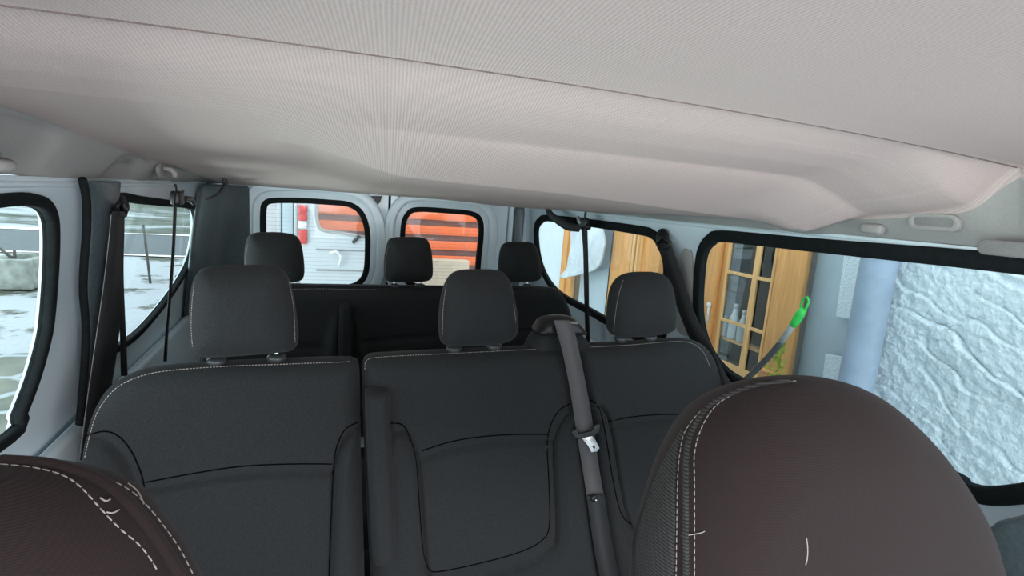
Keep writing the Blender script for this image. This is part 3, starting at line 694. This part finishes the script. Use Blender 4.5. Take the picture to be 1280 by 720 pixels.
link('tongue_blade', sheet([tab, hole], .0014, lambda u, v, w: (u, p2(v) - .090 + w, v), .0005), m_steel, tg)
c = fT(742, 622); link('stop_button', lathe([(.011, 0), (.012, .004), (.007, .007), (.003, .0055)], 16, lambda x, y, z: (c[0] + x, c[1] - .002 - z, c[2] + y)), m_black, t)
c = fT(743, 623); link('button_stud', lathe([(.004, 0), (.004, .010), (.002, .011)], 12, lambda x, y, z: (c[0] + x, c[1] - .002 - z, c[2] + y)), m_steel, t)

def anchor(c, nrm_x, t, r=.03):
    o = link('anchor', lathe([(.004, .022), (.012, .020), (.016, .012), (r, .010), (r, .0), (.5 * r, -.004)], 20, lambda x, y, z: (c[0] + nrm_x * z, c[1] + x, c[2] + y)), m_black, t)
    return o
# house side, second row
t = thing('seat_belt', atR(829, 297), 'black belt slanting from its anchor beside the large house side window', 'seat belt', 'seat belts')
c = atR(829, 297, -.012); anchor(c, -1, t, .034)
link('guide_loop', tube([atR(822, 303, -.03), atR(829, 296, -.04), atR(838, 303, -.03), atR(836, 310, -.03), atR(824, 311, -.03), atR(822, 303, -.03)], .007, 8), m_black, t)
def fb(px, py):   # webbing leaves the wall and runs to the seat back
    z = atR(px, py)[2]; return atR(px, py, -.03 - .0 * z)
link('webbing', beltpx([(823, 305), (832, 338), (846, 382), (862, 422), (884, 462), (900, 490)], [(838, 303), (850, 338), (863, 378), (880, 415), (902, 458), (918, 486)], fb, (-1, 0, 0)), m_belt, t)
# house side, third row
t = thing('seat_belt', atR(730, 280), 'black belt hanging straight down in front of the house side rear window', 'seat belt', 'seat belts')
fv = lambda px, py: atR(px, py, -.09)
link('webbing', beltpx([(726, 276), (729, 310), (730, 350), (731, 390), (733, 440)], [(734, 276), (735, 310), (736, 350), (736.5, 390), (738, 440)], fv, (-1, 0, 0)), m_belt, t)
g = link('guide', join(box(fv(730, 278) - np.array([.012, .03, .022]), fv(730, 278) + np.array([.012, .03, .022]), .006), tube([fv(726, 284), fv(731, 280), fv(736, 285)], .012, 8)), m_black, t)
link('hanger', tube([atR(732, 266, -.06), atR(731, 272, -.08), fv(730, 278)], .006, 8), m_steel, g)
link('spare_tongue', beltpx([(721, 271), (722, 277), (725, 282)], [(724, 270), (726, 276), (728, 281)], lambda a, b_: atR(a, b_, -.1), (-1, 0, 0), .003), m_steel, t)
t = thing('webbing_loop', atR(690, 258), 'black strap drooping from the headliner to the house side rear belt guide', 'strap', 'hanging straps')
link('strap', beltpx([(683, 253), (682, 262), (686, 271), (697, 281), (709, 288), (724, 290)], [(689, 253), (688.5, 261), (693, 267), (704, 274), (714, 279), (727, 281)], lambda a, b_: atR(a, b_, -.10), (-1, 0, 0)), m_belt, t)
link('strap_clip', box(atR(687, 252, -.1) - np.array([.01, .012, .006]), atR(687, 252, -.1) + np.array([.01, .012, .010]), .003), m_black, t)
# snow side, second row
t = thing('seat_belt', atL(150, 255), 'broad dark belt slanting down the snow side pillar behind the single seat', 'seat belt', 'seat belts')
c = atL(149, 258, .03); anchor(c, 1, t, .030)
link('guide_loop', tube([atL(144, 262, .05), atL(150, 254, .06), atL(156, 262, .05), atL(155, 268, .05), atL(146, 269, .05), atL(144, 262, .05)], .008, 8), m_black, t)
w_ = link('webbing', beltpx([(140, 264), (137, 300), (130, 360), (120, 430), (110, 500), (100, 575)], [(155, 264), (154.5, 300), (152, 360), (147, 430), (136, 500), (126, 575)], lambda a, b_: atL(a, b_, .055), (1, 0, 0)), m_belt, t)
link('edge_binding', tube([atL(*p, .058) for p in catmull([(139, 268), (136, 300), (129, 360), (119, 430), (109, 500), (99, 575)], False, 5)], .0007, 6), m_rail, w_)
link('webbing', beltpx([(147, 300), (147.5, 350), (149, 400), (151, 470)], [(154, 300), (154, 350), (156, 400), (159, 470)], lambda a, b_: atL(a, b_, .04), (1, 0, 0)), m_belt, t)
# snow side, third row
t = thing('seat_belt', atL(219, 245), 'thin black belt hanging down across the snow side rear window', 'seat belt', 'seat belts')
fv = lambda px, py: atL(px, py, .10)
link('webbing', beltpx([(217, 240), (215, 300), (211, 360), (207, 410), (204, 452)], [(221, 240), (218.5, 300), (214.5, 360), (210, 410), (208, 452)], fv, (1, 0, 0), .002), m_belt, t)
g = link('guide', join(box(fv(222, 249) - np.array([.014, .035, .018]), fv(222, 249) + np.array([.014, .03, .026]), .007), tube([fv(226, 252), fv(232, 248), fv(239, 249), fv(242, 254)], .009, 8)), m_black, t)
link('hanger', tube([fv(219, 231), fv(220, 238), fv(221, 246)], .004, 8), m_black, g)
link('spare_tongue', tube([fv(229, 238), fv(227, 245), fv(226, 251)], .004, 8), m_steel, t)
t = thing('webbing_loop', atL(275, 230), 'short black strap dangling from the headliner onto the dark snow side corner panel', 'strap', 'hanging straps')
link('strap', beltpx([(273, 214), (276, 220), (278, 230), (272, 240), (262, 246), (255, 247)], [(279, 214), (282, 221), (285, 231), (280, 240), (268, 247.5), (258, 250)], lambda a, b_: atL(a, b_, .13), (1, -.5, 0)), m_belt, t)
link('strap_clip', tube([atL(272, 214.5, .13), atL(280, 214, .13)], .006, 8), m_black, t)

# ------------------------------------------------------------------ outside: house
XH = 2.2
def ah(px, py, X=XH): return atX(px, py, X)[[1, 2]]
GZ = -1.86
hs = thing('house', (2.2, 2.5, GZ), 'house beside the van with rough white plaster, grey panel and orange wooden window', 'house')
# plaster wall, really rough: ridged, stroked relief
y0, y1, z0, z1 = -.2, 1.56, -1.35, .55
nu, nv = 330, 340
U = np.linspace(y0, y1, nu); W = np.linspace(z0, z1, nv); V = []
nz = lambda a, b, c: noise.noise(Vector((a, b, c)))
for w_i in W:
    for u in U:
        a = u * .93 + w_i * .37; b_ = -u * .37 + w_i * .93          # trowel strokes fall away to the right
        t = b_ * 10 + 1.0 * nz(a * 2.4, b_ * 6, 1) + .45 * nz(a * 9, b_ * 20, 4)
        fr = t - math.floor(t); k_ = math.floor(t)
        amp = max(0, nz(a * 2.6 + k_ * 3.7, k_ * 1.3, 9) + .12) * 1.6
        v_ = (fr - .84) / .16; st = (fr / .84 if fr < .84 else (1 - v_) - 1.5 * math.sin(math.pi * v_)) * amp
        t2 = b_ * 26 + 1.3 * nz(a * 5, b_ * 9, 11); f2 = t2 - math.floor(t2); k2 = math.floor(t2)
        v_ = (f2 - .75) / .25; st2 = (f2 / .75 if f2 < .75 else (1 - v_) - 1.2 * math.sin(math.pi * v_)) * max(0, nz(a * 6 + k2 * 2.1, k2 * 1.7, 5))
        V.append((2.14 - .015 * st - .005 * st2 - .008 * nz(u * 6, w_i * 6, 2) - .006 * nz(u * 34, w_i * 34, 8) - .0035 * nz(u * 85, w_i * 85, 2), u, w_i))
Fc = [[i * nu + j, i * nu + j + 1, (i + 1) * nu + j + 1, (i + 1) * nu + j] for i in range(nv - 1) for j in range(nu - 1)]
o = link('plaster_wall', mesh(V, Fc), m_plaster, hs); tag(o, 'rough white plaster wall')
link('wall_core', box((2.16, -1.5, GZ), (2.5, 1.58, 3.0), 0), m_plaster, hs)
link('plaster_base', box((2.12, -1.5, GZ), (2.2, 1.56, -1.34), .01), m_plaster, hs)
link('plaster_top', box((2.12, -1.5, .54), (2.2, 1.56, 3.0), .01), m_plaster, hs)
# grey panel with plaster seen in its cutouts, strap between
XG = 2.24
def pan(px, X, th, m, name, parent=hs, bev=.003, lab=None):
    pts = [atX(*p, X)[[1, 2]] for p in px]
    o = link(name, sheet([pts], th, lambda u, v, w: (X + th + w, u, v), bev), m, parent, False)
    if lab: tag(o, lab)
    return o
g0, g1 = ah(1068, 400, XG)[0], ah(1008, 400, XG)[0]
link('grey_panel', box((XG, g0 - .08, GZ), (XG + .05, g1, 3.0), .004), m_greyp, hs)
pan([(1056, 317), (1090, 317), (1074, 401), (1045, 395)], XG - .05, .007, m_plaster, 'plaster_strip', bev=.002, lab='white plaster strip above the grey strap')
pan([(1032, 443), (1064, 449), (1058, 500), (1026, 494)], XG - .05, .007, m_plaster, 'plaster_strip', bev=.002, lab='white plaster strip below the grey strap')
pan([(1030, 480), (1064, 485), (1050, 640), (1006, 625)], XG - .012, .006, m_greyp, 'grey_panel')
# galvanised post
P0, P1 = ah(1107, 400, 2.045), ah(1064, 400, 2.045)
o = link('downpipe', tube([(2.045, (P0[0] + P1[0]) / 2, z) for z in np.linspace(GZ, 2.9, 30)], abs(P0[0] - P1[0]) / 2 * .93, 24), m_zinc); tag(o, 'blue grey galvanised downpipe standing between grey panel and white plaster', 'pipe')
# window with glazed double sash and open shutters
wy0, wy1 = ah(974, 338)[0], ah(904, 338)[0]; ztop = .55
def hz(px, py): return ah(px, py)[1]
z_m1 = hz(921, 342); z_m2 = hz(912, 402); z_bt = hz(917, 456)
wf = link('window_frame', sheet([[(wy0 - .01, z_bt - .10), (wy1 + .03, z_bt - .10), (wy1 + .03, ztop), (wy0 - .01, ztop)], [(wy0 + .025, z_bt - .055), (wy1 - .02, z_bt - .055), (wy1 - .02, ztop - .05), (wy0 + .025, ztop - .05)]], .015, lambda u, v, w: (2.215 + w, u, v), .004), m_wood, hs, False)
mid = ah(945, 338)[0]
for a, b_ in ((wy0 + .027, mid - .002), (mid + .002, wy1 - .022)):
    holes = []
    zz = [z_bt - .005, z_m2 - .006, z_m2 + .006, z_m1 - .006, z_m1 + .006, z_m1 + .30, z_m1 + .318, ztop - .1]
    for k_ in range(0, 8, 2): holes.append([(a + .013, zz[k_]), (b_ - .013, zz[k_]), (b_ - .013, zz[k_ + 1]), (a + .013, zz[k_ + 1])])
    s_ = link('sash', sheet([[(a, z_bt - .053), (b_, z_bt - .053), (b_, ztop - .052), (a, ztop - .052)]] + holes, .008, lambda u, v, w: (2.205 + w, u, v), .003), m_woodl, hs, False)
    link('pane', sheet([[(a + .03, z_bt - .02), (b_ - .03, z_bt - .02), (b_ - .03, ztop - .09), (a + .03, ztop - .09)]], .002, lambda u, v, w: (2.21 + w, u, v)), m_hglass, s_, False)
link('window_sill', box((2.12, wy0 - .05, z_bt - .15), (2.30, wy1 + .05, z_bt - .10), .006), m_greyp, hs)
# shutters
sR = [ah(974.5, 338)[0] - .004, ah(1013, 338)[0] + .002]; sL = [ah(903, 338)[0] + .008, ah(868, 338)[0] + .12]
for a, b_ in ((sR[1], sR[0]), (sL[0], sL[1])):
    s_ = link('shutter', box((2.17, a, z_bt - .16), (2.20, b_, ztop), .004), m_wood, hs)
    link('batten', box((2.155, a + .005, z_bt + .045), (2.172, b_ - .005, z_bt + .062), .003), m_wood, s_)
hk = [atX(886, 381, 2.15), atX(885, 392, 2.15), atX(884, 404, 2.15)]
link('shutter_hook', join(tube(hk, .006, 8), box(hk[0] - np.array([.008, .012, .012]), hk[0] + np.array([.008, .012, .012]), .004)), m_white, hs)
# room behind the window
rm = link('dim_room', join(box((2.30, wy0 - .3, z_bt - .2), (3.4, wy1 + .4, z_bt - .17), 0), box((3.38, wy0 - .3, z_bt - .2), (3.4, wy1 + .4, 1), 0), box((2.30, wy0 - .32, z_bt - .2), (3.4, wy0 - .3, 1), 0), box((2.30, wy1 + .4, z_bt - .2), (3.4, wy1 + .42, 1), 0), box((2.3, wy0 - .3, .98), (3.4, wy1 + .4, 1), 0)), m_inside, hs, False)
link('house_wall', join(box((2.26, wy1 + .02, GZ), (2.34, 3.0, 3), 0), box((2.26, wy0 - .4, GZ), (2.34, wy1 + .05, z_bt - .15), 0), box((2.26, wy0 - .2, ztop - .01), (2.34, wy1 + .05, 3), 0), box((2.29, g0, GZ), (2.34, wy0, 3), 0)), m_plaster, hs, False)
bx = [(914, 398, .19), (926, 402, .17), (902, 402, .11)]
pb = atX(916, 424, 2.255)[2]
bl = ['pale tall bottle on the windowsill behind the glass', 'pale shorter bottle standing right of the tall one behind the glass', 'small pale cup left of the bottles behind the glass']
for (px, py, hh), lab in zip(bx, bl):
    p = atX(px, 424, 2.255); p[2] = pb; r = .028
    t = thing('bottle', (p[0], p[1], p[2]), lab, 'bottle', 'bottles on the house windowsill')
    link('body', lathe([(r * .8, 0), (r, .008), (r, hh * .62), (r * .5, hh * .8), (r * .42, hh * .95)], 16, lambda x, y, z, p=p: (p[0] + x, p[1] + y, p[2] + z)), m_cup, t)
    link('cap', lathe([(r * .5, hh * .95), (r * .5, hh * 1.08), (r * .3, hh * 1.09)], 12, lambda x, y, z, p=p: (p[0] + x, p[1] + y, p[2] + z)), m_white, t)
link('inner_shelf', box((2.232, wy0 + .03, pb - .016), (2.30, wy1 - .03, pb), .003), m_woodl, hs)
# far end of the house seen through the small window: shutters, grey door, wooden post, plaster
def col(px0, px1, X, Z0=GZ, Z1=3.0, py=330, th=.04): return (X, min(ah(px0, py, X)[0], ah(px1, py, X)[0]), Z0), (X + th, max(ah(px0, py, X)[0], ah(px1, py, X)[0]), Z1)
link('wooden_door', join(box(*col(763, 787, 2.19), .004), box(*col(799, 824, 2.19), .004)), m_wood, hs)
link('door_moulding', join(box(*col(787, 791, 2.165), .01), box(*col(792.5, 795, 2.15), .008), box(*col(796, 799, 2.17), .008)), m_woodl, hs)
link('door_back', box(*col(762, 826, 2.23), 0), m_brown, hs)
link('grey_leaf', box(*col(727, 764, 2.23), .004), m_greyp, hs)
link('wooden_post', join(box(*col(701, 707, 2.17), .004), box(*col(708, 715.5, 2.19), .004)), m_wood, hs)
link('side_light', box(*col(715, 728, 2.26), .0), m_hglass, hs, False)
link('side_light_back', box(*col(712, 730, 2.40), .0), m_inside, hs, False)
link('plaster_end', box(*col(640, 701, 2.21, th=.15), .01), m_plaster, hs)
cp = catmull([atX(*p, 2.15)[[1, 2]] for p in [(730, 262), (757, 262), (761, 285), (761, 312), (755, 330), (742, 340), (722, 345), (706, 346), (714, 334), (720, 312), (723, 285)]], True, 4)
cl = sheet([cp], .01, lambda u, v, w: (2.10 + w, u, v), .006)
bm = bmesh.new(); bm.from_mesh(cl); bmesh.ops.triangulate(bm, faces=bm.faces); bmesh.ops.subdivide_edges(bm, edges=[e for e in bm.edges if e.calc_length() > .06], cuts=5, use_grid_fill=True); bm.to_mesh(cl); bm.free()
for v in cl.vertices: v.co.x += .05 * noise.noise(Vector((v.co.y * 7 + v.co.z * 4, v.co.z * 4, 0)))
o = link('reflection_sheet', cl, m_reflection); tag(o, 'white crumpled sheet imitating a reflection on the grey door, seen through the small window', 'reflection')  # white sheet stands in for a pale reflection in the house glass
# washing brush leaning past the window
t = thing('wash_brush', atX(930, 475, 1.75), 'long handled wash brush with green head leaning outside the large window', 'brush')
XB = 1.75
pp = [atX(*p, XB) for p in catmull([(918, 486), (937, 470), (958, 449), (977, 427)], False, 5)]
link('pole', tube(pp, .0125, 12), m_pole, t)
link('sleeve', tube([atX(*p, XB) for p in [(975, 429), (985, 415), (996, 399)]], .0125, 12), m_polel, t)
hd_ = link('green_joint', tube([atX(*p, XB) for p in [(991, 407), (995, 401), (1000, 393), (1005, 386)]], [.014, .0165, .0175, .012], 12), m_green, t)
link('green_ring', tube([atX(*p, XB) for p in [(1002, 389), (1001, 381), (1004, 374), (1009, 371), (1011, 377), (1008, 385), (1003, 388)]], .0045, 8), m_green, hd_)
o = link('pole_foot', tube([pp[0], np.array([1.72, pp[0][1] + .25, -1.1]), np.array([1.7, pp[0][1] + .45, GZ])], .0125, 12), m_pole, t)
# small shrub
c = atX(970, 468, 2.05); t = thing('potted_shrub', (c[0], c[1], GZ), 'yellow green shrub tip rising below the right shutter of the wooden window', 'plant')
V = []; Fc = []
for i in range(260):
    hgt = random.random(); p = np.array([c[0] + random.gauss(0, .035) * (1.1 - hgt), c[1] + random.gauss(0, .045) * (1.15 - hgt), c[2] - .42 + hgt * .58])
    d = np.array([random.gauss(0, .5), random.gauss(0, .5), 1 + random.random()]); d /= np.linalg.norm(d); s_ = np.cross(d, [random.random(), .3, random.random()]); s_ /= np.linalg.norm(s_)
    k_ = len(V); L_ = .035; V += [p, p + d * L_ * .5 + s_ * .006, p + d * L_, p + d * L_ * .5 - s_ * .006]; Fc.append([k_, k_ + 1, k_ + 2, k_ + 3])
link('foliage', mesh(V, Fc), m_leaf, t, False)
link('stem', tube([(c[0], c[1], GZ + .2), (c[0], c[1], c[2] - .1), (c[0], c[1], c[2] + .02)], [.012, .008, .003], 8), m_post, t)
link('pot', lathe([(.09, 0), (.13, .26), (.14, .28), (.12, .28), (.11, .25)], 20, lambda x, y, z: (c[0] + x, c[1] + y, GZ + z)), m_concrete, t)

# ------------------------------------------------------------------ outside: behind the van
# orange slatted wall
YO = 8.0
A = atY(505, 262, YO); B = atY(640, 262, YO)
ow = thing('orange_wall', (1.5, YO, GZ), 'orange slatted wall with brown gaps standing behind the van', 'wall', kind='thing')
edges = [atY(560, y_, YO)[2] for y_ in (256, 276, 283.5, 294, 301, 313, 320)]
pitch = (edges[2] - edges[6]) / 2; gapw = edges[1] - edges[2]
zt = edges[1]; x0o, x1o = -1.6, 3.2
link('backing', box((x0o, YO + .03, GZ), (x1o, YO + .06, 1.6), 0), m_brown, ow, False)
for k_ in range(-5, 9):
    zb = zt - k_ * pitch; lo_, hi_ = zb, zb + pitch - gapw
    if hi_ < GZ: break
    link('slat', box((x0o, YO, max(lo_, GZ)), (x1o, YO + .03, hi_), .006), m_orange, ow)
o = link('beige_panel', box((atY(530, 330, 7.2)[0] - .9, 7.2, GZ), (atY(587, 330, 7.2)[0], 7.35, atY(560, 325, 7.2)[2]), .02), m_beige); tag(o, 'beige board standing in front of the orange slatted wall', 'board')
# lilac rendered building with a door frame
lb = thing('garage', (-1.2, 7, GZ), 'pale lilac rendered building with a grey upright behind the camper', 'building')
xa = atY(378, 300, 7.6)[0]
link('wall', box((-1.3, 7.6, GZ), (xa + .03, 7.8, 2.6), .01), m_lilac, lb)
for px0, px1, m in ((346, 351, m_vwhite), (353, 366, m_greyp), (367, 371, m_vwhite)):
    link('upright', box((atY(px0, 300, 7.5)[0], 7.5, GZ), (atY(px1, 300, 7.5)[0], 7.6, 2.6), .01), m, lb)
link('roof', box((-1.35, 7.4, 2.6), (xa + .05, 7.95, 2.75), .02), m_greyp, lb)
# white camper van seen from behind
YC = 5.4
def ac(px, py): return atY(px, py, YC)[[0, 2]]
cv = thing('camper_van', (.6, 6.3, GZ), 'white van parked behind the rear doors with red and white tail lamp', 'van')
cx0, cx1 = ac(376, 300)[0], ac(500, 300)[0]
win = catmull([ac(*p) for p in [(404, 236), (398, 241), (396, 256), (396, 272), (399, 284), (408, 289), (430, 292), (465, 298), (500, 302)]] + [(ac(500, 302)[0] + .02, .1), (ac(450, 236)[0], .15)], True, 4)
win = np.array([q for q in win])
outl = np.array([(cx0, -1.25), (cx1, -1.25), (cx1 - .02, .45), (cx0 + .22, .45), (cx0 + .05, .3)])
win[:, 0] = np.clip(win[:, 0], cx0 + .03, cx1 - .06)
link('rear_panel', sheet([outl, win], .03, lambda u, v, w: (u, YC + .03 + w, v), .012), m_vwhite, cv, False)
link('rear_window', sheet([offset(win, .02)], .003, lambda u, v, w: (u, YC + .05 + w, v)), m_glass, cv, False)
link('window_seal', sheet([offset(win, .012), offset(win, -.012)], .012, lambda u, v, w: (u, YC + .005 + w, v), .004), m_dgrey, cv)
for xx in (cx0, cx1 - .04): link('side_panel', box((xx, YC + .06, -1.25), (xx + .04, YC + 1.6, -.55), .01), m_vwhite, cv)
link('floor_pan', box((cx0, YC + .06, -1.3), (cx1, YC + 1.6, -1.2), .02), m_black, cv)
for a, b_, m, lab in ((256, 267, m_red, 'deep red upper lens'), (267, 276, m_red, 'red lens'), (276, 286, m_lens, 'clear white lens'), (287, 305, m_red, 'lower red lens')):
    p, q = ac(376, a), ac(384, b_)
    tag(link('tail_lamp', box((p[0] - .02, YC - .035, q[1]), (q[0], YC + .02, p[1]), .012, 3), m, cv), lab)
w1, w2 = ac(441, 303), ac(449, 294)
wp = link('wiper', tube([(w1[0], YC - .03, w1[1]), (w2[0], YC - .05, w2[1])], .018, 8), m_black, cv)
link('handle', tube([(ac(*p)[0], YC - .05, ac(*p)[1]) for p in [(412, 316), (420, 313), (426, 320), (424, 332)]], .013, 8), m_white, cv)
link('panel_crease', join(box((ac(395, 310)[0], YC - .012, ac(420, 311.5)[1] - .012), (cx1 - .1, YC + .02, ac(420, 311.5)[1]), .004), box((ac(395, 336)[0], YC - .012, ac(420, 337)[1] - .014), (cx1 - .1, YC + .02, ac(420, 337)[1]), .004)), m_dgrey, cv)
link('bumper', box((cx0, YC - .12, -1.35), (cx1, YC + .06, -1.1), .04, 3), m_dgrey, cv)
for xx in (cx0 + .12, cx1 - .3):
    link('wheel', lathe([(.10, -.09), (.30, -.09), (.33, -.05), (.33, .05), (.30, .09), (.10, .09)], 24, lambda x, y, z, xx=xx: (xx + .09 + z, YC + .8 + x, GZ + .33 + y)), m_rubber, cv)

# ------------------------------------------------------------------ outside: snow side ground
def snowf(nt, b, col):
    v = coords(nt, (1, 1, 1))
    n = N(nt, 'ShaderNodeTexNoise', Scale=.9, Detail=8, Roughness=.65); nt.links.new(v, n.inputs['Vector'])
    n2 = N(nt, 'ShaderNodeTexNoise', Scale=12, Detail=5); nt.links.new(v, n2.inputs['Vector'])
    g = ramp(nt, n2.outputs['Fac'], [(.35, (.08, .085, .06)), (.7, (.19, .19, .14))])
    f = ramp(nt, n.outputs['Fac'], [(.40, (1, 1, 1)), (.46, (0, 0, 0))])
    mx = N(nt, 'ShaderNodeMix'); mx.data_type = 'RGBA'; nt.links.new(f, mx.inputs['Factor'])
    mx.inputs[6].default_value = (*col, 1); nt.links.new(g, mx.inputs[7]); nt.links.new(mx.outputs[2], b.inputs['Base Color'])
    bump(nt, b, n2.outputs['Fac'], .6, .05)
m_snow = mat('patchy snow', (.52, .54, .555), .8, build=snowf)
def bankf(nt, b, col):
    v = coords(nt, (.14, .42, .42))
    n = N(nt, 'ShaderNodeTexNoise', Scale=.8, Detail=8, Roughness=.7); nt.links.new(v, n.inputs['Vector'])
    n2 = N(nt, 'ShaderNodeTexNoise', Scale=5, Detail=6, Roughness=.7); nt.links.new(v, n2.inputs['Vector'])
    g = ramp(nt, n2.outputs['Fac'], [(.35, (.05, .065, .045)), (.7, (.19, .21, .16))])
    f = ramp(nt, n.outputs['Fac'], [(.47, (1, 1, 1)), (.55, (0, 0, 0))])
    mx = N(nt, 'ShaderNodeMix'); mx.data_type = 'RGBA'; nt.links.new(f, mx.inputs['Factor'])
    mx.inputs[6].default_value = (*col, 1); nt.links.new(g, mx.inputs[7]); nt.links.new(mx.outputs[2], b.inputs['Base Color'])
m_bank = mat('grass bank with snow', (.50, .53, .54), .9, build=bankf)
def pavef(nt, b, col):
    v = coords(nt, (1, 1, 1))
    vo = N(nt, 'ShaderNodeTexVoronoi', Scale=2.1); vo.feature = 'DISTANCE_TO_EDGE'
    nz_ = N(nt, 'ShaderNodeTexNoise', Scale=3, Detail=4); nt.links.new(v, nz_.inputs['Vector'])
    ad = N(nt, 'ShaderNodeMix'); ad.data_type = 'VECTOR'; ad.inputs['Factor'].default_value = .12
    nt.links.new(v, ad.inputs[4]); nt.links.new(nz_.outputs['Color'], ad.inputs[5]); nt.links.new(ad.outputs[1], vo.inputs['Vector'])
    n2 = N(nt, 'ShaderNodeTexNoise', Scale=1.6, Detail=6); nt.links.new(v, n2.inputs['Vector'])
    st = ramp(nt, n2.outputs['Fac'], [(.35, (.13, .14, .11)), (.65, (.27, .28, .22))])
    sp = N(nt, 'ShaderNodeSeparateColor'); nt.links.new(vo.outputs['Distance'], sp.inputs[0])
    f = ramp(nt, vo.outputs['Distance'], [(.03, (1, 1, 1)), (.09, (0, 0, 0))])
    mx = N(nt, 'ShaderNodeMix'); mx.data_type = 'RGBA'; nt.links.new(f, mx.inputs['Factor'])
    nt.links.new(st, mx.inputs[6]); mx.inputs[7].default_value = (.46, .49, .50, 1); nt.links.new(mx.outputs[2], b.inputs['Base Color'])
m_pave = mat('flagstones with snowy joints', (.4, .4, .36), .8, build=pavef)
def strip(name, x0, x1, y0, y1, zf, m, label, cat, nx_=40, ny_=20):
    V = [(x, y, zf(x, y)) for y in np.linspace(y0, y1, ny_) for x in np.linspace(x0, x1, nx_)]
    Fc = [[i * nx_ + j, i * nx_ + j + 1, (i + 1) * nx_ + j + 1, (i + 1) * nx_ + j] for i in range(ny_ - 1) for j in range(nx_ - 1)]
    return tag(link(name, mesh(V, Fc), m), label, cat, kind='structure')
nz3 = lambda x, y, s: noise.noise(Vector((x * s, y * s, 4)))
strip('ground', -40, 40, -40, 14.0, lambda x, y: GZ + (.05 * nz3(x, y, .8) if y > 6 or x < -3 else 0) - .02, m_snow, 'patchy snow covering the ground around the van', 'ground', 160, 100)
strip('pavement', -6, -.75, -4, 6.3, lambda x, y: GZ + .012, m_pave, 'flagstone paving with snow in its joints beside the van', 'paving', 4, 4)
strip('road', -60, 40, 13.8, 18.4, lambda x, y: GZ + .03, m_asphalt, 'grey wet road beyond the snowy yard', 'road', 4, 4)
strip('bank', -80, 40, 18.3, 70, lambda x, y: GZ + .03 + (y - 18.3) * .014 + .12 * nz3(x, y, .35), m_bank, 'grassy bank with strips of snow beyond the road', 'bank', 120, 80)
for i in range(3):
    rng = random.Random(i)
# concrete trough with pump arm
c = atZ(16, 362, GZ); s_ = np.linalg.norm(c) / 660
t = thing('concrete_trough', c, 'low mossy concrete trough with a metal arm on the snow outside the snow side window', 'trough')
ra, rb_ = atY(-14, 362, c[1]), atY(39, 360, c[1]); zt_ = atY(30, 325, c[1])[2]
link('basin', sheet([[(ra[0], 0), (rb_[0], 0), (rb_[0], .8), (ra[0], .8)], [(ra[0] + .08, .08), (rb_[0] - .08, .08), (rb_[0] - .08, .72), (ra[0] + .08, .72)]], (zt_ - GZ) / 2, lambda u, v, w: (u, c[1] + v, (zt_ + GZ) / 2 + w), .015), m_concrete, t, False)
link('moss_band', box((ra[0] - .01, c[1] - .01, GZ), (rb_[0] + .01, c[1] + .81, GZ + (zt_ - GZ) * .32), .01), m_moss, t)
q = [atY(-4, 308, c[1] + .2), atY(8, 317, c[1] + .2), atY(18, 325, c[1] + .2)]
link('metal_arm', join(tube(q, .022, 8), tube([atY(18, 313, c[1] + .2), atY(18.5, 326, c[1] + .2)], .022, 8), tube([atY(2, 324, c[1] + .2), atY(18, 325, c[1] + .2)], .03, 8)), m_post, t)
def post(pt, pb_, r, label):
    b_ = atZ(*pb_, GZ); tp = atY(*pt, b_[1]); o = link('wooden_post', tube([b_ - np.array([0, 0, .03]), b_ * .5 + tp * .5, tp], [r, r, r * .8], 10), m_post)
    tag(o, label, 'post')
post((179, 281), (188, 353), .02, 'thin leaning wooden post on the snow seen through the snow side rear window')
post((221, 344), (221, 356), .03, 'short dark stake in the snow right of the leaning post')
post((43, 340), (40, 341), .04, 'dark bar lying beside the concrete trough')

# ------------------------------------------------------------------ light
w = bpy.data.worlds.new('overcast'); S.world = w; w.use_nodes = True; nt = w.node_tree
bg = nt.nodes['Background']; tc = N(nt, 'ShaderNodeTexCoord'); sp = N(nt, 'ShaderNodeSeparateXYZ'); nt.links.new(tc.outputs['Generated'], sp.inputs[0])
r = ramp(nt, sp.outputs['Z'], [(0, (.86, .95, 1.0)), (.35, (.80, .93, 1.0)), (1, (.72, .88, 1.0))]); nt.links.new(r, bg.inputs['Color'])
bg.inputs['Strength'].default_value = 2.15
def area(name, loc, target, sx, sy, power, col):
    L = bpy.data.lights.new(name, 'AREA'); L.shape = 'RECTANGLE'; L.size = sx; L.size_y = sy; L.energy = power; L.color = col
    o = bpy.data.objects.new(name, L); C.objects.link(o); o.location = loc
    o.rotation_euler = (Vector(target) - Vector(loc)).to_track_quat('-Z', 'Y').to_euler(); return o
area('added_front_fill', (1.7, -4.2, -.75), (.2, 2.4, -.1), 4.5, 1.3, 160, (.98, .95, .97))  # added fill lamp ahead of the van, brightens rear doors and headliner
area('added_front_left_fill', (-3.0, -1.6, -1.1), (.3, 2.0, .0), 2.5, 1.2, 50, (.84, 1.0, .97))  # extra lamp added front left to lift the headliner
area('added_snow_side_fill', (-8.0, 1.6, -1.1), (.3, 1.7, -.05), 5.0, 1.3, 130, (.84, 1.0, .98))  # unseen lamp far left, added to brighten headliner and right wall
area('added_snow_yard_fill', (-3.3, 1.9, -1.5), (.1, 2.0, .0), 3.5, .8, 150, (.86, 1.0, .97))  # low lamp added beside the van, lights the headliner like snow bounce
S.cycles.max_bounces = 8; S.cycles.transparent_max_bounces = 16; S.cycles.diffuse_bounces = 5
S.view_settings.exposure = 0.15
